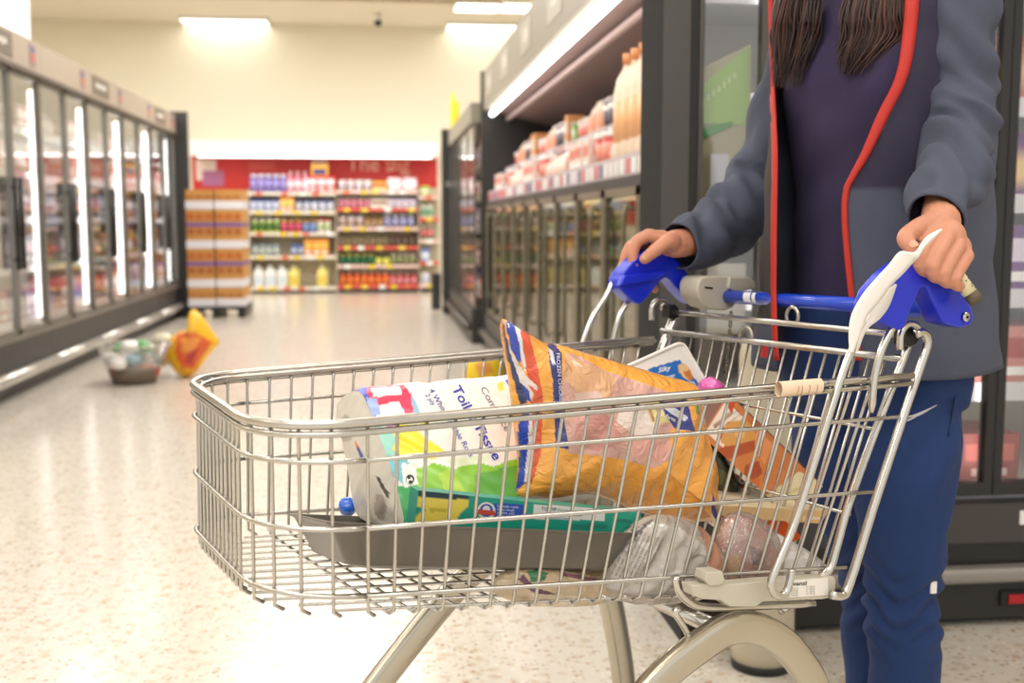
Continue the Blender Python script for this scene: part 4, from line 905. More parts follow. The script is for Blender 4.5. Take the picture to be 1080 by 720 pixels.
# baking tray
t1_ = tc(C(345, 550, -.2)); t2_ = tc(C(676, 562, -.2)); t4_ = tc(C(303, 541, .08)); t3_ = t4_+(t2_-t1_)
tr = [t1_, t2_, t3_, t4_]; dn = np.array([0, 0, -.055])
m = MB(); inn = []
cen = sum(tr)/4
def tin(f, dz): return [cw(*((cen+(p-cen)*f)+np.array([0, 0, dz]))) for p in tr]
def rq(P, rad=.16, n=5):   # round the four corners
    out = []
    for i in range(4):
        a, b_, c = P[i-1], P[i], P[(i+1) % 4]; p0 = b_+(a-b_)*rad; p1 = b_+(c-b_)*rad
        for k in range(n+1):
            t = k/n; out.append(p0*(1-t)**2+b_*2*t*(1-t)+p1*t*t)
    return out
loops = [rq(tin(1.0, 0), .04), rq(tin(.965, 0), .05), rq(tin(.955, -.004), .05), rq(tin(.86, -.046), .1), rq(tin(.80, -.05), .1)]
loops2 = [rq(tin(.79, -.052), .1), rq(tin(.872, -.048), .1), rq(tin(.968, -.005), .05), rq(tin(1.0, -.002), .04)]
allL = loops+loops2; n = len(loops[0]); vs = [p for l_ in allL for p in l_]; fs = []
for j in range(len(allL)-1):
    if j == 4: continue
    fs += [(j*n+i, j*n+(i+1) % n, (j+1)*n+(i+1) % n, (j+1)*n+i) for i in range(n)]
fs += [tuple(range(4*n, 5*n)), tuple(range(5*n, 6*n))[::-1]]; fs += [((len(allL)-1)*n+i, (len(allL)-1)*n+(i+1) % n, (i+1) % n, i) for i in range(n)]
m.add(vs, fs, smooth=False); o = m.build('baking_tray', mat('nonstick_metal', (118, 113, 106), .34, .6), bevel=.0015, fixn=True); tag(o, 'dark grey non-stick baking tray holding the tissue pack in the basket', 'baking tray')
# toilet tissue pack
u0 = .655
endp = [(380, 408), (368, 410), (357, 417), (352, 432), (356, 452), (362, 476), (367, 502), (371, 530), (375, 546), (385, 553), (403, 556), (420, 558), (428, 556), (428, 548), (420, 515), (409, 480), (398, 450), (390, 428)]
E0 = [tc(U(x, y, u0)) for x, y in resample(smoothpoly(endp, 1), 190)]
cE = sum(E0)/len(E0); NL = 170; LEN = .30; vs = []; fs = []; n = len(E0)
for j in range(NL+1):
    t = j/NL; sq = 1-.05*(1-min(1, t*12))**2-.05*(1-min(1, (1-t)*12))**2-.018*math.exp(-((t-.36)/.03)**2)-.012*math.exp(-((t-.71)/.03)**2)
    for i, e in enumerate(E0):
        q = cE+(e-cE)*sq; w_ = .0012*wob(t*.8, i/n*1.3, 1.0)
        q = q+(e-cE)/np.linalg.norm(e-cE)*w_; vs.append(cw(u0-LEN*t, q[1], q[2]))
fs = [(j*n+i, (j+1)*n+i, (j+1)*n+(i+1) % n, j*n+(i+1) % n) for j in range(NL) for i in range(n)]
WB = (240, 238, 232)
REG = [([(371, 405), (387, 405), (401, 446), (384, 446)], (72, 86, 186)), ([(387, 405), (430, 405), (440, 436), (398, 440)], (238, 236, 240)), ([(388, 407), (426, 405), (434, 416), (436, 436), (427, 436), (421, 423), (394, 428), (386, 414)], (226, 60, 96)), ([(391, 409), (422, 407), (424, 415), (394, 419)], (244, 240, 244)), ([(386, 419), (397, 420), (402, 436), (392, 440)], (150, 170, 220)),
 ([(433, 412), (446, 440), (438, 440), (434, 424)], (150, 190, 216)), ([(404, 441), (424, 440), (422, 456), (410, 456)], (206, 120, 176)), ([(388, 446), (408, 450), (424, 462), (424, 484), (402, 484)], (156, 212, 196)),
 ([(398, 478), (428, 482), (438, 500), (428, 512), (410, 500)], (120, 190, 205)), ([(413, 452), (422, 446), (434, 448), (446, 460), (462, 470), (472, 478), (458, 484), (438, 482), (424, 482), (414, 474), (418, 464)], (250, 224, 36)), ([(438, 448), (452, 444), (456, 450), (444, 454)], (248, 230, 90)),
 ([(440, 494), (458, 488), (480, 494), (500, 486), (520, 492), (548, 482), (548, 560), (424, 560), (426, 512)], (140, 200, 62)), ([(500, 500), (548, 490), (548, 525), (505, 525)], (96, 170, 66)), ([(462, 500), (476, 492), (492, 520), (470, 520)], (176, 214, 70)), ([(418, 512), (440, 510), (448, 560), (424, 560)], (62, 164, 92)), ([(470, 484), (520, 478), (512, 488), (478, 492)], (226, 236, 206)),
 ([(423, 488), (436, 490), (442, 510), (426, 514)], (246, 242, 234)), ([(532, 400), (545, 400), (545, 412), (538, 410)], (60, 90, 190)), ([(524, 404), (531, 402), (532, 412), (526, 412)], (244, 224, 90))]
m = MB(); m.add(vs, fs, 0, paint(vs, WB, REG), True); bodym = m
m2_ = MB(); m2_.v = []
pk = m.build('toilet_tissue_pack', M_printsoft, fixn=False); tag(pk, 'printed pack of white toilet tissue rolls lying in the dark tray', 'toilet tissue')
for t_, nm in ((0, 'end_film'), (1, 'end_film')):
    m = MB(); vs = []; K = 24; uu = u0 if t_ == 0 else u0-LEN
    for k in range(K+1):
        for i, e in enumerate(E0):
            r = k/K; q = cE+(e-cE)*r*.951; bulge = .006*(1-r**2)+.0012*wob(q[1]*2.5, q[2]*2.5, 0)*(1 if r < 1 else 0); vs.append(cw(uu+(bulge if t_ == 0 else -bulge), q[1], q[2]))
    ER = [([(358, 442), (366, 436), (372, 446), (370, 464), (362, 466), (357, 454)], (186, 176, 162)), ([(397, 522), (404, 522), (408, 534), (406, 548), (399, 550), (394, 538)], (172, 160, 146)), ([(396, 502), (400, 503), (406, 514), (411, 520), (409, 526), (404, 518)], (70, 64, 60)), ([(374, 466), (376, 466), (380, 474), (377, 476)], (232, 130, 60)), ([(376, 472), (379, 472), (384, 482), (380, 483)], (70, 80, 170))] if t_ == 0 else []
    f2 = [(k*n+i, k*n+(i+1) % n, (k+1)*n+(i+1) % n, (k+1)*n+i) for k in range(K) for i in range(n)]
    m.add(vs, f2, 0, paint(vs, (226, 220, 208), ER), True); m.build('roll_end', M_printsoft, pk)
INKB = (58, 66, 170)
letters(bodym, [('Toilet Tissue', (476, 409), (8.6, 14.6), (13, -5.5), INKB, True), ('4 White Double Rolls', (452, 411), (4.9, 8.0), (7.5, -3), INKB), ('2 ply', (448, 416), (4, 6), (6.5, -2.5), INKB), ('Comforce', (506, 409), (6.6, 11.2), (9.0, -3.6), (110, 112, 150))], 'pack_lettering', pk, .0012)
m = MB(); bv = BVHTree.FromPolygons([Vector(v) for v in bodym.v], bodym.f)
def disc_on(bv, mb, cx, cy, rx, ry, col, off=.0008, n=18):
    pts = []
    for k in range(n):
        d = Vector(ray(cx+rx*math.cos(2*PI*k/n), cy+ry*math.sin(2*PI*k/n))).normalized(); h = bv.ray_cast(Vector(O), d)
        if h[0] is None: return
        pts.append(h[0]-d*off)
    mb.add(pts, [tuple(range(n))], col=col)
disc_on(bv, m, 432.5, 505, 4.6, 4.8, (40, 44, 50), .0008); disc_on(bv, m, 432.0, 506, 3.4, 3.8, (240, 238, 232), .0012); disc_on(bv, m, 431.5, 503.5, 1.8, 1.6, (30, 30, 34), .0016); disc_on(bv, m, 433, 508, 2.2, 1.8, (30, 30, 34), .0016)
m.build('panda_emblem', M_card, pk)
# blue bottle cap
c = C(366, 533, .1); m = MB(); m.lathe([(.006, .008), (.0105, .005), (.012, -.002), (.0115, -.010), (.0105, -.012)], c, 18, col=(40, 110, 220), axis=(-fw*.6+np.array([0, 0, .5]))); 
for k in range(12):
    pass
tag(m.build('blue_ball', mat('cap_blue', (34, 104, 220), .25, coat=.6)), 'small shiny blue ball at the left end of the tissue pack', 'ball')
# sponge box
def Cq(pts): return [C(x, y, v_) for x, y, v_ in pts]
m = MB(); q = Cq([(441, 517, -.155), (676, 541, -.165), (676, 564, -.165), (436, 557, -.155)])
TE = (22, 160, 136)
SR = [([(430, 517), (497, 521), (492, 562), (430, 560)], TE), ([(441, 514), (496, 520), (495, 527), (441, 524)], (24, 62, 78)), ([(441, 524), (495, 527), (494, 534), (486, 540), (480, 552), (436, 553), (440, 542), (450, 538), (440, 534)], (244, 224, 92)), ([(452, 536), (474, 537), (470, 540), (454, 540)], (214, 190, 60)),
 ([(520, 530), (552, 532), (552, 547), (520, 546)], (24, 80, 186)), ([(563, 532), (638, 535), (637, 549), (563, 547)], (232, 232, 228)), ([(600, 552), (640, 553), (640, 558), (600, 557)], (34, 134, 118))]
panelbox(m, q, V*.02+np.array([0, 0, .001]), TE, SR, side=(26, 150, 130), nx=160, ny=22, endcol=(206, 190, 120)); sb = m.build('sponge_box', M_card); tag(sb, 'long teal carton printed with yellow sponges on the tray edge', 'carton')
bvs = BVHTree.FromPolygons([Vector(v) for v in m.v], m.f); d_ = MB(); disc_on(bvs, d_, 513, 538.5, 9.6, 9.3, (235, 236, 238), .0006, 28); disc_on(bvs, d_, 513, 538, 7.0, 6.8, (40, 90, 180), .0009, 24); disc_on(bvs, d_, 513, 537, 4.0, 4.0, (230, 232, 236), .0012, 20)
d_.build('round_emblem', M_card, sb); d_ = MB()
pq = []
for x, y in ((504, 537), (522, 538.5), (522, 543.5), (504, 542)):
    dd = Vector(ray(x, y)).normalized(); pq.append(bvs.ray_cast(Vector(O), dd)[0]-dd*.0015)
d_.add(pq, [(0, 1, 2, 3)], col=(206, 70, 50)); d_.build('emblem_band', M_card, sb)
letters(m, [('Clearix', (505, 541.8), (4.9, .4), (.2, -5), (245, 245, 245), True), ('Specially made', (524, 534.5), (3.9, .25), (.1, -3.8), (225, 235, 250)), ('to be tough', (524, 538), (3.9, .25), (.1, -3.8), (225, 235, 250)), ('on dirt, soft', (524, 541.5), (3.9, .25), (.1, -3.8), (225, 235, 250)), ('on hands', (524, 545), (3.9, .25), (.1, -3.8), (225, 235, 250)),
  ('TOP TIP', (571, 537.6), (4.4, .25), (.1, -4.4), (20, 80, 110), True), ('Use a damp sponge for all surfaces', (588, 538.3), (3.0, .18), (.1, -3.4), (90, 130, 140)), ('and rinse well after every use', (571, 542), (3.6, .22), (.1, -3.4), (90, 130, 140)), ('Keep away from heat', (571, 546), (3.4, .22), (.1, -3.4), (90, 130, 140)), ('560062', (648, 550), (6, .4), (.2, -5), (14, 96, 84))], 'box_lettering', sb, .0011)
# frozen chicken bag
CHK = [(527, 334), (542, 343), (557, 351), (572, 361), (590, 363), (615, 371), (640, 378), (663, 385), (700, 396), (726, 402), (737, 408), (738, 432), (747, 468), (757, 498), (754, 520), (760, 543), (765, 563), (757, 556), (748, 549), (722, 551), (700, 548), (678, 541), (660, 535), (636, 524), (616, 520), (600, 522), (580, 526), (560, 524), (543, 524), (545, 508), (548, 490), (544, 460), (541, 430), (537, 400), (531, 365)]
OR_ = (255, 178, 74)
CR_ = [([(597, 372), (613, 376), (640, 392), (660, 398), (690, 408), (716, 418), (716, 446), (706, 455), (709, 483), (690, 494), (657, 484), (626, 480), (599, 478), (592, 425)], (222, 172, 158)),
 ([(598, 375), (625, 385), (650, 400), (640, 428), (610, 415), (597, 400)], (228, 176, 132)), ([(655, 425), (690, 424), (700, 440), (690, 462), (668, 458), (650, 444)], (240, 224, 214)), ([(610, 440), (640, 436), (660, 466), (630, 476), (606, 468)], (214, 150, 140)), ([(605, 415), (632, 412), (640, 424), (612, 430)], (232, 196, 186)), ([(662, 460), (704, 468), (700, 488), (670, 482)], (226, 166, 154)),
 ([(678, 422), (702, 421), (708, 445), (688, 447)], (238, 222, 160)), ([(696, 424), (724, 419), (733, 455), (712, 452), (702, 438)], (40, 56, 140)), ([(700, 430), (712, 430), (726, 440), (722, 444), (708, 436)], (220, 224, 236)),
 ([(527, 334), (541, 340), (548, 343), (556, 386), (567, 392), (573, 430), (572, 470), (563, 512), (543, 524), (549, 488), (545, 440), (534, 370)], OR_),
 ([(533, 338), (542, 340), (546, 352), (550, 378), (548, 384), (538, 366)], (46, 74, 184)), ([(541, 338), (549, 343), (555, 384), (560, 395), (552, 390), (547, 360)], (236, 232, 232)), ([(548, 342), (557, 347), (568, 392), (573, 420), (572, 440), (571, 476), (561, 510), (557, 508), (562, 470), (560, 430), (556, 396)], (232, 88, 46)),
 ([(536, 362), (545, 380), (556, 398), (568, 408), (566, 411), (556, 405), (563, 415), (560, 424), (552, 412), (541, 385)], (236, 224, 218)), ([(548, 402), (558, 412), (560, 424), (549, 418)], (46, 64, 160)),
 ([(527, 333), (532, 340), (536, 366), (545, 392), (556, 424), (549, 428), (544, 410), (538, 388), (531, 356)], (52, 62, 110)), ([(551, 434), (560, 430), (559, 470), (556, 508), (541, 520), (547, 480), (546, 450)], (40, 66, 176)), ([(558, 430), (561, 432), (562, 470), (556, 508), (552, 508), (557, 470)], (230, 214, 216)),
 ([(577, 358), (586, 364), (592, 372), (593, 388), (592, 419), (595, 440), (600, 474), (586, 471), (584, 430), (583, 400), (580, 384)], (44, 52, 128)), ([(578, 366), (583, 370), (586, 384), (582, 384)], (226, 222, 226)),
 ([(752, 520), (758, 540), (766, 566), (756, 556), (750, 536)], (34, 56, 176)), ([(733, 420), (737, 424), (738, 438), (734, 436)], (110, 160, 60))]
mbag = pillow(CHK, -.06, .05, OR_, CR_, K=110, N=440, wr=.0055, back=(236, 150, 44)); bg = mbag.build('frozen_chicken_bag', M_print); tag(bg, 'large orange bag of frozen chicken pieces with blue and red end stripe', 'frozen food bag')
letters(mbag, [('FROZEN CHICKEN', (586.5, 372), (.5, 6.6), (5.5, -.6), (200, 204, 226), True), ('CHICKEN', (683, 427), (1.2, 4.0), (4, -1), (180, 60, 50), True), ('LEG', (691, 427), (1.0, 4.0), (4, -1), (60, 100, 60), True), ('farm', (702, 440), (5.5, 2.6), (1.4, -5.5), (235, 238, 245), True), ('3', (535.5, 345), (5, .6), (-1, -6), (240, 240, 245), True)], 'bag_lettering', bg, .0015)
# tub of ice cream
m = MB(); q = Cq([(652, 392, .09), (719, 362, .13), (748, 412, .10), (690, 446, .06)])
LB = [([(655, 386), (719, 364), (740, 405), (690, 430), (650, 410)], (238, 236, 230)), ([(683, 389), (717, 379), (739, 407), (728, 418), (700, 416)], (32, 110, 190)), ([(715, 385), (721, 382), (727, 388), (731, 398), (728, 402), (722, 399), (716, 392)], (236, 200, 140)), ([(720, 392), (728, 390), (731, 399), (727, 401)], (214, 130, 60)), ([(712, 404), (732, 402), (736, 408), (716, 412)], (190, 206, 226))]
panelbox(m, q, (V*.075-np.array([0, 0, .035])), (240, 239, 236), LB, side=(232, 230, 222), nx=70, ny=50); tb = m.build('ice_cream_tub', M_card, bevel=.003); tag(tb, 'white ice cream tub with a blue label, leaning behind the orange bag', 'ice cream tub')
letters(m, [('Silky', (694, 393), (7.0, -1.8), (1.6, 7.4*-1), (245, 248, 252), True), ('Scoop', (696, 401), (6.2, -1.5), (1.6, -6.2), (245, 248, 252), True)], 'label_lettering', tb, .0012)
m = MB(); l0, l1, l2, l3 = q; nrm = np.cross(l1-l0, l3-l0); nrm /= np.linalg.norm(nrm); nrm = -nrm if nrm@fw > 0 else nrm
cq = sum(q)/4; Lp = [cq+(p-cq)*1.04 for p in rq([l0, l1, l2, l3], .12)] if False else [cq+(p-cq)*1.04 for p in q]
m.tube(rq(Lp, .12), .0032, 8, closed=True, col=(240, 238, 232)); m.build('lid_rim', M_card, tb)
# magenta packet
m = pillow([(738, 408), (742, 400), (750, 396), (758, 401), (764, 408), (760, 424), (742, 426)], .06, .02, (226, 90, 176), [([(748, 398), (756, 400), (752, 410)], (240, 130, 200))], K=10, N=40, wr=.002); tag(m.build('magenta_packet', M_print), 'bright magenta packet peeking over the rim beside the white tub', 'packet')
# biscuit box (orange print) leaning to the right
m = MB(); q = Cq([(768, 415, .02), (868, 513, -.06), (832, 544, -.09), (740, 459, -.03)])
BR = [([(843, 497), (870, 511), (832, 546), (797, 531)], (226, 208, 166)), ([(846, 505), (850, 503), (853, 507), (849, 509)], (120, 120, 90)), ([(826, 520), (846, 512), (848, 515), (828, 523)], (206, 186, 140)),
 ([(766, 422), (784, 440), (762, 472), (745, 455)], (240, 224, 206)), ([(757, 458), (764, 450), (770, 458), (763, 468)], (214, 80, 70)), ([(752, 448), (772, 432), (774, 435), (754, 452)], (190, 150, 140)), ([(766, 445), (786, 442), (796, 452), (798, 468), (786, 474), (768, 472), (760, 466)], (216, 156, 84)), ([(776, 452), (786, 454), (785, 462), (775, 460)], (236, 178, 110)),
 ([(748, 475), (796, 464), (800, 474), (770, 484), (756, 480)], (176, 84, 48)), ([(786, 490), (800, 486), (804, 498), (796, 506), (784, 502)], (170, 76, 44)), ([(782, 506), (802, 504), (800, 514), (788, 520)], (204, 104, 46)), ([(768, 416), (776, 424), (772, 436), (764, 424)], (196, 80, 44)), ([(798, 450), (816, 470), (806, 490), (796, 470)], (232, 150, 90))]
ext = V*.035+np.array([0, 0, .012])+L*-.012
panelbox(m, q, ext, (206, 124, 66), BR, side=(112, 72, 62), nx=110, ny=60, endcol=(214, 196, 156)); bb_ = m.build('biscuit_box', M_card); tag(bb_, 'orange biscuit box with picture and white sticker, leaning at the rear', 'biscuit box')
letters(m, [('Reduced to', (752, 452.5), (5.6, -4.2), (2.2, 3.0*-1-1.5), (90, 60, 60)), ('best before', (757, 455), (5.2, -3.9), (2, -3.6), (90, 60, 60))], 'sticker_print', bb_, .001)
# orange box behind it
m = MB(); q = Cq([(778, 500, .03), (846, 566, -.01), (826, 578, -.03), (760, 512, .0)])
panelbox(m, q, V*.03+np.array([0, 0, .004]), (236, 98, 34), [([(778, 500), (784, 504), (814, 538), (806, 540)], (240, 222, 206))], side=(226, 90, 30), nx=40, ny=20); tag(m.build('orange_box', M_card), 'bright orange carton wedged under the biscuit box', 'carton')
# flat cream carton lying across
m = MB(); q = Cq([(760, 533, -.11), (874, 538, -.13), (866, 552, -.13), (766, 545, -.11)])
panelbox(m, q, V*.16+np.array([0, 0, .002])-L*.01, (222, 186, 132), [([(835, 538), (876, 538), (868, 553), (835, 550)], (214, 172, 116))], side=(232, 214, 180), nx=40, ny=10); fb = m.build('flat_carton', M_card); tag(fb, 'flat cream and tan carton lying below the biscuit box', 'carton')
letters(m, [('12 slices', (846, 548.5), (6.5, -.3), (.4, -5.5), (240, 232, 210), True)], 'carton_lettering', fb, .001)
# dark green packet
m = pillow([(744, 470), (752, 462), (766, 486), (780, 512), (776, 530), (762, 532), (750, 512)], .0, .02, (56, 62, 34), [([(752, 490), (766, 498), (762, 512), (752, 508)], (90, 96, 40))], K=10, N=50, wr=.002); tag(m.build('green_packet', M_print), 'dark green packet squeezed between orange bag and biscuit box', 'packet')
# bread loaf in printed clear bag
BRD = [(634, 626), (640, 600), (652, 572), (668, 552), (688, 542), (712, 543), (736, 552), (750, 566), (764, 590), (768, 612), (756, 628), (724, 634), (690, 638), (660, 636)]
m = pillow(BRD, -.175, .036, (176, 164, 150), [([(640, 620), (650, 590), (668, 560), (690, 552), (716, 556), (742, 574), (752, 600), (746, 626), (690, 632)], (198, 190, 180)), ([(666, 560), (684, 548), (690, 548), (672, 566)], (90, 84, 80)), ([(735, 552), (756, 570), (766, 600), (760, 625), (742, 626), (748, 600), (744, 575)], (188, 130, 100)), ([(694, 606), (724, 600), (730, 618), (700, 624)], (226, 222, 216))], K=40, N=170, wr=.0075, ws=1.9)
bd = m.build('bread_bag', M_print); tag(bd, 'silvery printed bread bag lying low under the orange bag', 'bread bag')
its = [('ingredients wheat flour water yeast salt', (668+i*4.4, 556+i*1.6), (-1.5+.0, 3.1), (3.0, 1.2), (110, 104, 100)) for i in range(8)]
letters(m, its, 'bag_lettering', bd, .001)
# meat in clear bag
m = pillow([(752, 612), (754, 590), (758, 566), (768, 546), (782, 542), (800, 550), (814, 572), (818, 596), (812, 614), (790, 620), (764, 620)], -.165, .03, (196, 134, 116), [([(762, 590), (778, 582), (784, 606), (766, 610)], (214, 166, 110)), ([(790, 575), (804, 580), (806, 596), (794, 596)], (120, 62, 48)), ([(770, 552), (786, 548), (792, 566), (776, 572)], (216, 168, 158)), ([(780, 598), (800, 604), (796, 616), (778, 614)], (214, 152, 140))], K=26, N=100, wr=.004, ws=1.2)
mp = m.build('meat_pack', M_print); tag(mp, 'pinkish brown sausages in a shiny clear pack above the hinge plate', 'meat pack')
m = pillow([(746, 616), (750, 588), (756, 562), (768, 542), (784, 538), (804, 546), (820, 568), (824, 596), (816, 618), (790, 624), (760, 623)], -.165, .038, K=20, N=90, wr=.005, ws=1.6); m.build('film_wrap', M_film, mp)
m = pillow([(798, 612), (800, 590), (804, 566), (816, 560), (836, 570), (858, 584), (874, 598), (872, 610), (850, 614), (820, 616)], -.15, .03, (218, 212, 206), [([(800, 560), (812, 560), (806, 576)], (60, 130, 180)), ([(830, 580), (860, 590), (850, 604), (826, 600)], (232, 228, 224))], K=22, N=90, wr=.0045, ws=1.5)
tag(m.build('white_film_bag', M_print), 'crumpled whitish film bag at the rear bottom corner of basket', 'plastic bag')
# pitta / naan pack at the bottom
m = pillow([(516, 622), (524, 606), (548, 596), (585, 598), (616, 604), (642, 614), (646, 628), (634, 637), (596, 640), (556, 639), (530, 631)], -.17, .02, (206, 182, 148), [([(556, 602), (566, 600), (578, 604), (574, 612), (560, 614)], (30, 120, 66)), ([(546, 610), (552, 606), (566, 620), (586, 626), (584, 630), (560, 624)], (96, 54, 76)), ([(590, 602), (630, 610), (628, 614), (590, 607)], (130, 80, 96)), ([(560, 626), (610, 628), (604, 644), (556, 640)], (222, 204, 176))], K=26, N=110, wr=.003)
tag(m.build('flatbread_pack', M_print), 'flatbread pack with green and purple print under the baking tray', 'flatbread pack')
m = pillow([(560, 604), (590, 588), (625, 566), (650, 558), (672, 562), (668, 588), (650, 612), (610, 622), (575, 618)], -.11, .03, (204, 180, 142), [([(610, 590), (650, 575), (655, 590), (620, 604)], (220, 202, 172))], K=20, N=80, wr=.003)
tag(m.build('clear_roll_bag', M_print), 'beige bread rolls in a clear bag between tray and bread bag', 'bread bag')
# ================================================================== SHOPPER
PU, PV = -.285, .035
ctr = lambda z: cw(PU, PV, z)
def ell(P, z):
    for i in range(len(P)-1):
        if P[i][0] <= z <= P[i+1][0] or i == len(P)-2:
            t = (z-P[i][0])/(P[i+1][0]-P[i][0]); t = max(0, min(1, t)); t = t*t*(3-2*t); return P[i][1]+(P[i+1][1]-P[i][1])*t, P[i][2]+(P[i+1][2]-P[i][2])*t
SH = [(.80, .165, .12), (.95, .148, .112), (1.09, .152, .118), (1.2, .165, .138), (1.27, .17, .142), (1.36, .178, .115), (1.42, .15, .088), (1.455, .085, .07), (1.49, .064, .062)]
JK = [(.79, .192, .212), (.95, .175, .2), (1.09, .17, .195), (1.25, .168, .185), (1.36, .17, .145), (1.43, .15, .112), (1.47, .095, .088)]
def hitE(x, y, T, grow=0.0):
    d = ray(x, y); t = 1.8; z = H+d[2]*t
    for _ in range(12):
        a, b = ell(T, z); a += grow; b += grow; o = tc(O)-[PU, PV, 0]; dl, dv = d@L, d@V
        A = (dv/a)**2+(dl/b)**2; B = 2*(o[1]*dv/a**2+o[0]*dl/b**2); Cc = (o[1]/a)**2+(o[0]/b)**2-1; D_ = B*B-4*A*Cc
        if D_ < 0: t = -B/(2*A)
        else: t = (-B-math.sqrt(D_))/(2*A)
        z = H+d[2]*t
    p = O+d*t; q = tc(p)-[PU, PV, 0]; return p, math.atan2(q[1]/a, q[0]/b), z
def skin(): return mat('skin', (202, 140, 112), .48, sub=.12, noise=(60, .06), bump=(260, .12, .0006))
M_jack = mat('jacket_fabric', rough=.85, attr=True, noise=(300, .10), bump=(420, .35, .0008))
M_trou = mat('jogger_fabric', (20, 48, 98), .85, noise=(240, .1), bump=(500, .3, .0006))
M_shirt = mat('shirt_fabric', (52, 43, 76), .9, noise=(200, .08), bump=(500, .25, .0005))
Dn = float((C(975, 285, -.276)-O)@fw); Df = float((C(680, 275, .276)-O)@fw)
# ---- body: one continuous surface
bm_ = MB()
def limb(pts, rs, n=14, k=4):
    P = catmull(pts, k); R = []
    for i in range(len(rs)-1): R += [rs[i]+(rs[i+1]-rs[i])*j/k for j in range(k)]
    R.append(rs[-1]); bm_.tube(P, R, n)
    for q, r in ((P[0], rs[0]), (P[-1], rs[-1])): bm_.sphere(q, r*.99, 12, 8)
zs = [.84, .9, 1.0, 1.1, 1.2, 1.3, 1.38, 1.43, 1.47]; ab = [(.15, .105), (.15, .1), (.125, .09), (.13, .095), (.14, .105), (.15, .1), (.155, .085), (.10, .07), (.055, .055)]
vs = []; NN = 28
for z, (a, b) in zip(zs, ab):
    for k in range(NN): an = 2*PI*k/NN; q = ctr(z); vs.append(q+L*b*math.cos(an)+V*a*math.sin(an))
bm_.add(vs, [(j*NN+k, j*NN+(k+1) % NN, (j+1)*NN+(k+1) % NN, (j+1)*NN+k) for j in range(len(zs)-1) for k in range(NN)]+[tuple(range(NN))[::-1], tuple((len(zs)-1)*NN+k for k in range(NN))], smooth=True)
limb([ctr(1.42), cw(PU+.005, PV, 1.48), cw(PU+.02, PV, 1.54)], [.056, .052, .05])
hc = cw(PU+.035, PV, 1.62); bm_.sphere(hc, (.078, .078, .105), 24, 16); bm_.sphere(hc+L*.02-np.array([0, 0, .06]), (.055, .055, .055), 18, 12)
limb([hc+L*.075+np.array([0, 0, .01]), hc+L*.095-np.array([0, 0, .025])], [.008, .014], 8)
for s_ in (-1, 1): bm_.sphere(hc+V*s_*.078-L*.01-np.array([0, 0, .01]), (.012, .012, .03), 10, 8)
limb([hc+L*.073-V*.02-np.array([0, 0, .062]), hc+L*.079-np.array([0, 0, .06]), hc+L*.073+V*.02-np.array([0, 0, .062])], [.004, .007, .004], 8)
NSH = W(1016, -32, 1.73); NEL = W(1012, 146, 1.735); NWR = W(991, 226, Dn+.065)
FSH = W(868, 10, 2.04); FEL = W(806, 190, 2.13); FWR = W(722, 256, Df+.01)
limb([ctr(1.38)-V*.1, NSH, (NSH+NEL)/2, NEL], [.05, .040, .034, .034]); limb([NEL, W(1003, 190, Dn+.14), NWR], [.038, .034, .025])
limb([ctr(1.38)+V*.1, FSH, W(838, 90, 2.1), FEL], [.05, .042, .036, .034]); limb([FEL, W(780, 222, 2.09), W(752, 246, 2.04), FWR], [.038, .035, .030, .025])
def hand(D0, wrist, fingers, thumb, fr, palm):
    limb(wrist, [.025]*len(wrist))
    for (P, r) in palm: bm_.sphere(P, r, 16, 12)
    for i, f_ in enumerate(fingers):
        P = [W(x, y, D0+d) for x, y, d in f_]; r = fr[i]
        limb([wrist[-1], (wrist[-1]*.45+P[0]*.55), P[0]], [.019, r+.004, r+.0018]); limb(P, [r+.0012, r+.0006, r-.0004, r-.0014], 14, 3)
        bm_.sphere(P[1], r+.0012, 12, 8)
    P = [W(x, y, D0+d) for x, y, d in thumb]; limb([wrist[-1]]+P, [.02, .0165, .0125, .0118, .0095], 14, 4)
nw = [NWR, W(994, 234, Dn+.035)]
nf = [[(985, 248, -.012), (969, 273, -.036), (974, 285, -.026), (984, 286, -.006)], [(999, 251, -.013), (983, 281, -.040), (987, 292, -.026), (996, 291, -.006)], [(1011, 259, -.010), (995, 288, -.036), (999, 298, -.022), (1005, 295, -.002)], [(1020, 270, -.006), (1007, 294, -.028), (1011, 302, -.016), (1015, 298, 0)]]
hand(Dn, nw, nf, [(978, 238, .012), (964, 243, -.014), (955, 252, -.032), (964, 264, -.044)], [.0092, .0094, .0088, .0079], [(W(999, 250, Dn+.008), .025), (W(1008, 262, Dn+.01), .021)])
fw_ = [FWR, W(712, 257, Df-.005)]
ff = [[(684, 248, -.012), (672, 255, -.016), (667.5, 268, -.018), (669, 280, -.018)], [(684, 249, .008), (665, 261, .008), (658, 279, .008), (652.5, 296, .006)], [(688, 251, .026), (670, 266, .032), (668, 288, .03), (676, 300, .026)], [(694, 254, .042), (682, 270, .048), (684, 292, .042), (691, 305, .03)]]
hand(Df, fw_, ff, [(707, 255, -.028), (701, 257, -.038), (691, 264, -.042), (680, 273, -.04)], [.0105, .0105, .0098, .0086], [(W(697, 254, Df+.012), .020), (W(706, 258, Df+.004), .021)])
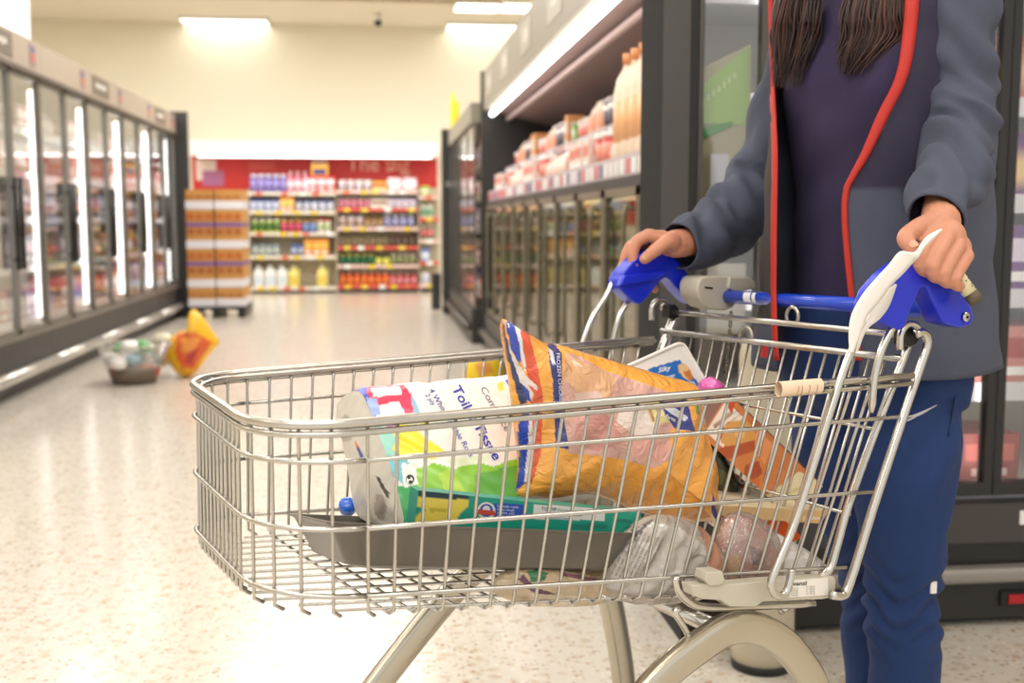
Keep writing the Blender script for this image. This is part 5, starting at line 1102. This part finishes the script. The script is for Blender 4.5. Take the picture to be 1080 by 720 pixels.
# legs: near and far hip, knee, ankle, foot
LN = [W(950, 385, 1.88), W(966, 455, 1.84), W(953, 545, 1.83), W(952, 640, 1.86), W(952, 760, 1.90), W(952, 846, 1.93)]
LF = [W(905, 368, 2.0), W(900, 455, 1.98), W(909, 545, 1.96), W(924, 640, 2.0), W(926, 760, 2.04), W(926, 815, 2.07)]
for Lg in (LN, LF):
    limb(Lg, [.06, .06, .05, .047, .038, .034]); a = Lg[-1]; a0 = np.array([a[0], a[1], .05]); limb([a, a0, a0+L*.08+np.array([0, 0, -.015]), a0+L*.15+np.array([0, 0, -.022])], [.034, .036, .03, .022])
bme = voxelize(bm_, .0023, 2, 'person', [skin()])
body = bpy.data.objects.new('person', bme); COL.objects.link(body)
tag(body, 'shopper in slate jacket, purple top and navy joggers gripping the trolley handle', 'person')
# nails
def nail(p, d, r, up):
    m = MB(); vs = []; d = d/np.linalg.norm(d); s_ = np.cross(d, up); s_ /= np.linalg.norm(s_); u_ = np.cross(s_, d)
    if u_@up < 0: u_ = -u_
    for i in range(7):
        for j in range(7):
            a = (j-3)/3*.85; t = (i-3)/3; w_ = (1-.35*abs(t)**3); vs.append(p+d*t*.0058+s_*math.sin(a)*r*w_+u_*(math.cos(a)*r))
    m.add(vs, [(i*7+j, i*7+j+1, (i+1)*7+j+1, (i+1)*7+j) for i in range(6) for j in range(6)], smooth=True); return m.build('fingernail', mat('nail', (212, 156, 130), .3, coat=.2), body)
tc_ = -fw+upv*.5; tc_ /= np.linalg.norm(tc_)
nail(W(963, 261, Dn-.0445), W(964, 264, Dn-.044)-W(957, 254, Dn-.033), .0088, tc_); nail(W(682, 271.5, Df-.0405), W(680, 273, Df-.04)-W(690, 264, Df-.042), .0094, tc_)
for s_ in (-1, 1):
    m = MB(); m.sphere(hc+L*.0625+V*s_*.03+np.array([0, 0, .005]), .0115, 12, 8, col=(240, 238, 235)); m.sphere(hc+L*.0700+V*s_*.03+np.array([0, 0, .005]), .005, 10, 6, col=(60, 40, 30)); m.build('eye', M_goods, body)
    m = MB(); m.tube([hc+L*.068+V*s_*.016+np.array([0, 0, .026]), hc+L*.070+V*s_*.03+np.array([0, 0, .03]), hc+L*.06+V*s_*.045+np.array([0, 0, .025])], [.002, .0028, .0015], 6, col=(50, 32, 28)); m.build('eyebrow', M_goods, body)
# ---- shirt
m = MB(); vs = []; NZ, NA = 60, 96
for j in range(NZ+1):
    z = .80+(1.49-.80)*j/NZ; a, b = ell(SH, z)
    for k in range(NA):
        an = 2*PI*k/NA; fo = .003*math.sin(an*7+z*14)*max(0, 1-abs(z-.98)/.2)+.0025*math.sin(z*60+3*math.sin(an*2))*max(0, 1-abs(z-1.08)/.25)
        bust = .016*math.exp(-((z-1.25)/.05)**2)*(math.exp(-((an-.55)/.35)**2)+math.exp(-((an-2*PI+.55)/.35)**2)); b2 = b+fo+bust; vs.append(ctr(z)+L*b2*math.cos(an)+V*(a+fo)*math.sin(an))
m.add(vs, [(j*NA+k, j*NA+(k+1) % NA, (j+1)*NA+(k+1) % NA, (j+1)*NA+k) for j in range(NZ) for k in range(NA)], smooth=True); m.build('top', M_shirt, body)
# ---- jacket body
nl = [(962, -30), (962, 0), (957, 50), (949, 85), (931, 122), (914, 160), (900, 185), (893, 200), (891, 225), (893, 260), (898, 310), (903, 352), (906, 380)]
fl = [(812, -30), (813, 0), (814, 50), (815, 87), (817, 130), (818, 170), (817, 255), (817, 310), (818, 352), (820, 380)]
en = [hitE(x, y, JK) for x, y in catmull([(*p, 0) for p in nl], 4) for x, y in [(x, y)]] if False else [hitE(p[0], p[1], JK) for p in catmull([(*q, 0) for q in nl], 4)]
ef = [hitE(p[0], p[1], JK) for p in catmull([(*q, 0) for q in fl], 4)]
def edge(E_, z):
    E2 = sorted([(e[2], e[1]) for e in E_]); 
    if z <= E2[0][0]: return E2[0][1]
    for i in range(len(E2)-1):
        if E2[i][0] <= z <= E2[i+1][0]: t = (z-E2[i][0])/(E2[i+1][0]-E2[i][0]+1e-9); return E2[i][1]+(E2[i+1][1]-E2[i][1])*t
    return E2[-1][1]
NZ, NA = 70, 150; vs = []
for j in range(NZ+1):
    z = .795+(1.47-.795)*j/NZ; a, b = ell(JK, z); t0 = edge(ef, z); t1 = edge(en, z)+2*PI
    for k in range(NA+1):
        an = t0+(t1-t0)*k/NA; fo = .005*math.sin(an*5+z*9)*max(0, 1-(z-.79)/.3)+.003*math.sin(z*45+2.5*math.sin(an*3))
        fo *= min(1, 8*k/NA, 8*(1-k/NA)); vs.append(ctr(z)+L*(b+fo)*math.cos(an)+V*(a+fo)*math.sin(an))
JC = (74, 79, 97)
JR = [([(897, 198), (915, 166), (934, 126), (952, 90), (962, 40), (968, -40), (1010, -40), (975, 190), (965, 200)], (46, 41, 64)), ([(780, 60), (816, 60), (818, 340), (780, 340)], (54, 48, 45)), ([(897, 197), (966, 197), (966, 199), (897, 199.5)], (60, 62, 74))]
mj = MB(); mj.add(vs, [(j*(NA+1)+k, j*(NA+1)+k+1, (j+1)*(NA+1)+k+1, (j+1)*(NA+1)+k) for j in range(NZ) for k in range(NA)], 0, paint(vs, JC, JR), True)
jk = mj.build('jacket', M_jack, body); so = jk.modifiers.new('s', 'SOLIDIFY'); so.thickness = .004; so.offset = -1
# piping
def ribbon(pts, widths, T, col, nm, parent, grow=.004):
    P = catmull([(x, y, w_) for (x, y), w_ in zip(pts, widths)], 5); m = MB(); vs = []
    for p in P:
        for s_ in (-.5, -.17, .17, .5): vs.append(hitE(p[0]+s_*p[2], p[1], T, grow+(.0015 if abs(s_) < .4 else 0))[0])
    n_ = len(P); m.add(vs, [(i*4+k, i*4+k+1, (i+1)*4+k+1, (i+1)*4+k) for i in range(n_-1) for k in range(3)], smooth=True); o = m.build(nm, mat('red_trim', (188, 42, 30), .6, bump=(600, .2, .0004)), parent)
    s_ = o.modifiers.new('s', 'SOLIDIFY'); s_.thickness = .003; return o
ribbon(nl, [14, 14, 13, 12, 12, 9, 6, 4.5, 4.5, 4.5, 4.5, 4.5, 4.5], JK, None, 'red_piping', jk)
ribbon(fl, [5, 5, 5, 5, 5, 5.5, 5.5, 5, 5, 5], JK, None, 'red_piping', jk, .001)
m = MB(); zp = [hitE(x, y, JK, .005)[0] for x, y in ((953, 200), (956, 212), (957, 226))]; m.tube(zp, .003, 8, col=(30, 30, 32)); m.sphere(zp[1], (.004, .004, .007), 8, 6, col=(170, 170, 165)); m.build('pocket_zip', M_goods, jk)
# ---- sleeves
def sleeve(cl, rads, seed, near):
    P = catmull(cl, 14); n_ = len(P); R = []; k_ = 14
    for i in range(len(rads)-1): R += [rads[i]+(rads[i+1]-rads[i])*j/k_ for j in range(k_)]
    R.append(rads[-1]); vs = []; NN = 48; up = np.array([0, 0, 1.0]); T0 = P[1]-P[0]; nx = np.cross(T0, fw); nx /= np.linalg.norm(nx)
    for i in range(n_):
        T = P[min(i+1, n_-1)]-P[max(i-1, 0)]; T /= np.linalg.norm(T); nx = nx-(nx@T)*T; nx /= np.linalg.norm(nx); ny = np.cross(T, nx); s_ = i/(n_-1)
        for k in range(NN):
            a = 2*PI*k/NN
            w_ = math.sin(s_*34+seed+2.2*math.sin(a+seed)+1.3*math.sin(2*a+s_*9)); w_ = math.copysign(abs(w_)**1.2, w_)*.0072+.0045*math.sin(s_*61+3*math.sin(a*2+1)+a)
            w_ *= min(1, s_*6+.2)*min(1, (1-s_)*14+.1)*(.45+.75*s_); r = R[i]+w_; vs.append(P[i]+nx*math.cos(a)*r+ny*math.sin(a)*r*.94)
    m = MB(); fs = [(i*NN+k, i*NN+(k+1) % NN, (i+1)*NN+(k+1) % NN, (i+1)*NN+k) for i in range(n_-1) for k in range(NN)]; m.add(vs, fs, 0, JC, True)
    o = m.build('sleeve', M_jack, jk); s2 = o.modifiers.new('s', 'SOLIDIFY'); s2.thickness = .003; s2.offset = -1; return o
ns = [ctr(1.38)-V*.1, W(1014, -40, 1.73), W(1013, 40, 1.735), W(1012, 105, 1.735), W(1010, 150, 1.71), W(1003, 190, Dn+.13), W(986, 231, Dn+.06)]
sleeve(ns, [.06, .060, .053, .057, .057, .050, .042], 1.0, True)
fs_ = [ctr(1.40)+V*.09, W(866, -10, 2.04), W(838, 90, 2.1), W(806, 185, 2.13), W(780, 222, 2.09), W(752, 245, 2.04), W(716, 260, Df+.005)]
sleeve(fs_, [.085, .066, .062, .068, .062, .052, .042], 2.4, False)
# ---- joggers
tm = MB()
def tl(pts, rs, k=6):
    P = catmull(pts, k); R = []
    for i in range(len(rs)-1): R += [rs[i]+(rs[i+1]-rs[i])*j/k for j in range(k)]
    R.append(rs[-1]); tm.tube(P, R, 24); tm.sphere(P[0], rs[0]*.98, 16, 10)
hipz = .84; vs = []; NN = 36
for z, a, b in ((.90, .15, .12), (.84, .17, .135), (.78, .18, .14), (.74, .17, .125), (.71, .12, .09)):
    for k in range(NN): an = 2*PI*k/NN; vs.append(ctr(z)+L*b*math.cos(an)+V*a*math.sin(an))
tm.add(vs, [(j*NN+k, j*NN+(k+1) % NN, (j+1)*NN+(k+1) % NN, (j+1)*NN+k) for j in range(4) for k in range(NN)]+[tuple(range(NN))[::-1], tuple(4*NN+k for k in range(NN))])
tl([W(948, 400, 1.87), W(953, 455, 1.83), W(953, 510, 1.81), W(950, 560, 1.81), W(953, 588, 1.825), W(951, 625, 1.84), W(953, 680, 1.86), W(954, 740, 1.88), W(954, 838, 1.91)], [.085, .090, .085, .068, .066, .060, .058, .058, .05])
tl([W(893, 380, 1.99), W(890, 450, 1.97), W(898, 510, 1.95), W(912, 560, 1.95), W(922, 590, 1.97), W(924, 625, 1.99), W(925, 680, 2.0), W(926, 740, 2.02), W(926, 800, 2.05)], [.10, .094, .082, .07, .066, .062, .06, .058, .05])
def tdisp(c):
    z = c.z; t = math.exp(-((z-.42)/.07)**2); q = tc(np.array(c)); an = math.atan2(q[1], q[0]-PU)
    w = .0048*t*(math.sin(z*150+3.4*math.sin(q[0]*30+q[1]*45))+.6*math.sin(z*95+q[1]*60-q[0]*40)); w += .0025*math.sin(z*42+q[1]*40+2*math.sin(q[0]*30)); w += .0035*max(0, 1-abs(z-.68)/.14)*math.sin((q[1]+q[0]*.7)*70+z*45); return w
tme = voxelize(tm, .004, 8, 'joggers', [M_trou], tdisp)
tr_ = bpy.data.objects.new('joggers', tme); COL.objects.link(tr_); setp(tr_, body)
bvt = BVHTree.FromPolygons([v.co.copy() for v in tme.vertices], [tuple(p.vertices) for p in tme.polygons])
def onbv(bv, x, y, off):
    d = Vector(ray(x, y)).normalized(); h = bv.ray_cast(Vector(O), d); return (np.array(h[0]) if h[0] is not None else W(x, y, 1.8))-np.array(d)*off
m = MB(); m.tube([onbv(bvt, x, y, .001) for x, y in ((988, 427), (976, 433), (964, 438), (952, 441), (948, 440), (950, 437))], [.0008, .0012, .0014, .0016, .0014, .0008], 6); m.tube([onbv(bvt, x, y, .001) for x, y in ((988, 427), (974, 435), (960, 442), (950, 446))], [.0008, .0012, .0016, .0014], 6)
m.build('tick_emblem', ink((206, 206, 208)), tr_)
pz = [onbv(bvt, x, y, .001) for x, y in ((1009, 386), (1007, 420), (1000, 460))]; m = MB(); m.tube(catmull(pz, 5), .0016, 6); m.build('pocket_seam', mat('seam_navy', (16, 36, 76), .8), tr_)
m = MB(); p = onbv(bvt, 984, 618, .001); m.box(p[0]-.005, p[0]+.005, p[1]-.003, p[1]+.002, p[2]-.011, p[2]+.008, col=(232, 226, 222)); m.build('white_tag', M_goods, tr_)
# shoes
for Lg in (LN, LF):
    a = Lg[-1]; a0 = np.array([a[0], a[1], 0]); vs = []; NN = 20; secs = [(-.06, .03, .075), (-.03, .042, .085), (.02, .044, .085), (.08, .046, .065), (.14, .046, .05), (.185, .034, .035), (.2, .012, .02)]
    for (d_, w_, h_) in secs:
        for k in range(NN): an = 2*PI*k/NN; vs.append(a0+L*d_+V*w_*math.cos(an)+np.array([0, 0, max(0.002, h_/2+h_/2*math.sin(an))]))
    m = MB(); m.add(vs, [(j*NN+k, j*NN+(k+1) % NN, (j+1)*NN+(k+1) % NN, (j+1)*NN+k) for j in range(len(secs)-1) for k in range(NN)]+[tuple(range(NN))[::-1], tuple((len(secs)-1)*NN+k for k in range(NN))], smooth=True); m.build('shoe', mat('shoe_grey', (70, 70, 74), .6), body)
# ---- hair
hr = random.Random(4); m = MB()
def lockh(n, top_, mid, tips, D0, sg=1):
    for i in range(n):
        f = hr.random(); g = hr.random(); dd = hr.uniform(-.022, .022)
        tx = top_[0]+(top_[1]-top_[0])*f; mx_ = mid[0]+(mid[1]-mid[0])*f+hr.uniform(-5, 5); q = tips[0]+(tips[1]-tips[0])*f+hr.uniform(-7, 7); ty = tips[2]+(tips[3]-tips[2])*(hr.random()**.7)
        s0 = hc+V*sg*(.015+.05*hr.random())+np.array([0, 0, .105])-L*.02; s1 = hc+V*sg*(.088+.008*hr.random())+L*(.01+.05*(hr.random()-.5))+np.array([0, 0, .02])
        P = [s0, s1, W(tx*.5+(852+20*f if sg > 0 else 930+28*f)*.5, -45, D0+.02+dd*.6), W((tx+mx_)/2+hr.uniform(-4, 4), 10, D0+dd), W(mx_+hr.uniform(-5, 5), 38, D0+dd*.8), W(q, ty, D0+dd*.5)]
        r = hr.uniform(.0012, .0028); m.tube(catmull(P, 5), [r]*21+[r*.8, r*.6, r*.4, r*.2, .0003], 5, col=hr.choice([(52, 28, 22), (38, 22, 19), (70, 38, 28), (28, 17, 16)]), cap=False)
lockh(150, (822, 862), (822, 856), (818, 836), 1.86) if False else None
lockh(330, (820, 868), (818, 860), (816, 842, 48, 94), 1.83, 1)
lockh(420, (890, 956), (892, 952), (884, 918, 50, 80), 1.74, -1)
lockh(160, (915, 962), (918, 958), (918, 956, 42, 62), 1.745, -1)
vs = []; NN = 24
for j in range(13):
    p_ = PI*.62*j/12
    for k in range(NN): a = 2*PI*k/NN; vs.append(hc-L*.012+np.array([0, 0, .006])+L*.094*math.sin(p_)*math.cos(a)+V*.094*math.sin(p_)*math.sin(a)+np.array([0, 0, .118*math.cos(p_)]))
fs2 = []
for j in range(12):
    for k in range(NN):
        a = 2*PI*(k+.5)/NN
        if j > 5 and math.cos(a) > .62: continue
        fs2.append((j*NN+k, (j+1)*NN+k, (j+1)*NN+(k+1) % NN, j*NN+(k+1) % NN))
m.add(vs, fs2, 0, (48, 32, 28), True)
m.build('hair', mat('hair', rough=.55, attr=True), body)
# ---- receipt and rolled slip
pairs = [((992.5, 241), (993.5, 242.5), -.060), ((978, 248.5), (987, 250), -.060), ((971, 257), (976, 260), -.058), ((964, 266), (969, 271), -.054), ((949, 265), (964, 276), -.046), ((937, 279), (952, 289), -.042), ((923, 294), (940, 301), -.040), ((909, 311), (927, 319), -.038), ((898, 331), (916, 332), -.036), ((895, 350), (911, 345), -.036), ((895.5, 367), (904, 361), -.036), ((896, 372), (900, 371), -.036)]
m = MB(); A_ = catmull([C(a[0], a[1], -.296+d*.6) for a, b_, d in pairs], 4); B_ = catmull([C(b_[0], b_[1], -.298+d*.6) for a, b_, d in pairs], 4); n_ = len(A_)
vs = []
for a, b_ in zip(A_, B_):
    for k in range(5): vs.append(a+(b_-a)*k/4-fw*.0015*math.sin(PI*k/4))
m.add(vs, [(i*5+k, i*5+k+1, (i+1)*5+k+1, (i+1)*5+k) for i in range(n_-1) for k in range(4)], col=(240, 236, 232), smooth=True)
rc = m.build('receipt', mat('receipt_paper', (240, 236, 230), .7)); s_ = rc.modifiers.new('s', 'SOLIDIFY'); s_.thickness = .0004; tag(rc, 'long white paper receipt held under the thumb and hanging over the rim', 'receipt')
bvr = BVHTree.FromPolygons([Vector(v) for v in m.v], m.f)
mm = MB(); mm.v = m.v; mm.f = m.f
letters(mm, [('milk 1.20  bread 0.95  tissue 2.40', (953-i*3.0, 279+i*1.6+i*.4), (-1.55, 1.75), (-1.6, -1.4), (150, 150, 156)) for i in range(-2, 1)], 'receipt_print', rc, .0008) if False else None
pairs2 = [((944, 299), (946, 300), -.030), ((922, 318), (938, 322), -.028), ((915, 338), (928, 336), -.026), ((908, 352), (914, 348), -.026), ((902, 372), (905, 370), -.026)]
m = MB(); A_ = catmull([C(a[0], a[1], -.3) for a, b_, d in pairs2], 4); B_ = catmull([C(b_[0], b_[1], -.298) for a, b_, d in pairs2], 4); vs = []
for a, b_ in zip(A_, B_): vs += [a, (a+b_)/2+fw*.001, b_]
m.add(vs, [(i*3+k, i*3+k+1, (i+1)*3+k+1, (i+1)*3+k) for i in range(len(A_)-1) for k in range(2)], smooth=True); o = m.build('receipt_fold', mat('receipt_paper'), rc); s_ = o.modifiers.new('s', 'SOLIDIFY'); s_.thickness = .0004
p0, p1, p2 = W(1006, 286, Dn-.004), W(1023, 309, Dn-.006), W(1030, 318, Dn-.006)
m = MB(); m.tube([p0, p1], .0098, 18, col=(226, 214, 176)); hr2 = random.Random(9)
ax = (p1-p0)/np.linalg.norm(p1-p0); n1 = np.cross(ax, fw); n1 /= np.linalg.norm(n1); n2 = np.cross(ax, n1)
for _ in range(26):
    t = hr2.uniform(.35, .97); a = hr2.uniform(0, 2*PI); c = p0+(p1-p0)*t; pts = [c+(n1*math.cos(a+da)+n2*math.sin(a+da))*.0100+ax*dt for da, dt in ((-.16, -.0012), (.16, -.0008), (.14, .0012), (-.1, .001))]; m.add(pts, [(0, 1, 2, 3)], col=(110, 96, 70))
ro = m.build('rolled_voucher', mat('voucher_paper', rough=.5, attr=True)); tag(ro, 'rolled cream paper slip with dark print gripped under the near fist', 'paper roll')
m = MB(); m.tube([p1, p2], [.0102, .0100], 18, col=(92, 82, 62)); m.tube([p2, p2+ax*.0006], .0075, 14, col=(40, 34, 28)); m.build('dark_end', mat('voucher_paper'), ro)
# ================================================================== LIGHT, CAMERA
w = bpy.data.worlds.new('World'); bpy.context.scene.world = w; w.use_nodes = True
w.node_tree.nodes['Background'].inputs[0].default_value = (1.0, .985, .965, 1); w.node_tree.nodes['Background'].inputs[1].default_value = 1.0
def area(loc, sx, sy, power, rot=(0, 0, 0), col=(1, .985, .96)):
    l = bpy.data.lights.new('ceiling_lamp', 'AREA'); l.shape = 'RECTANGLE'; l.size = sx; l.size_y = sy; l.energy = power*1.9; l.color = col
    o = bpy.data.objects.new('ceiling_lamp', l); COL.objects.link(o); o.location = loc; o.rotation_euler = rot; return o
for Y, pw in ((1.2, 14), (4.6, 21), (8, 38), (11.2, 42), (14.2, 25)):  # the last row is added to brighten the back wall
    for X in (-3.8, -.6, 2.4): area((X, Y, ZC-.06), 2.0, .5, pw)
area((-1.2, -1.6, ZC-.1), 4, 1.2, 54)
cam = bpy.data.cameras.new('camera'); co = bpy.data.objects.new('camera', cam); COL.objects.link(co); bpy.context.scene.camera = co
R3 = Matrix((tuple(rt), tuple(upv), tuple(-fw))).transposed().to_4x4(); co.matrix_world = Matrix.Translation(Vector(O))@R3
cam.sensor_width = 36; cam.lens = 36*F/1080; cam.clip_start = .05; cam.clip_end = 60
cam.dof.use_dof = True; cam.dof.focus_distance = 1.45; cam.dof.aperture_fstop = .0393/.0085
sc = bpy.context.scene; sc.view_settings.view_transform = 'Standard'; sc.view_settings.look = 'None'; sc.view_settings.gamma = 1; sc.view_settings.exposure = 0.06
sc.view_settings.use_curve_mapping = False
sc.cycles.use_denoising = True; sc.cycles.max_bounces = 10; sc.cycles.transparent_max_bounces = 24; sc.cycles.sample_clamp_indirect = 6; sc.cycles.caustics_reflective = False; sc.cycles.caustics_refractive = False
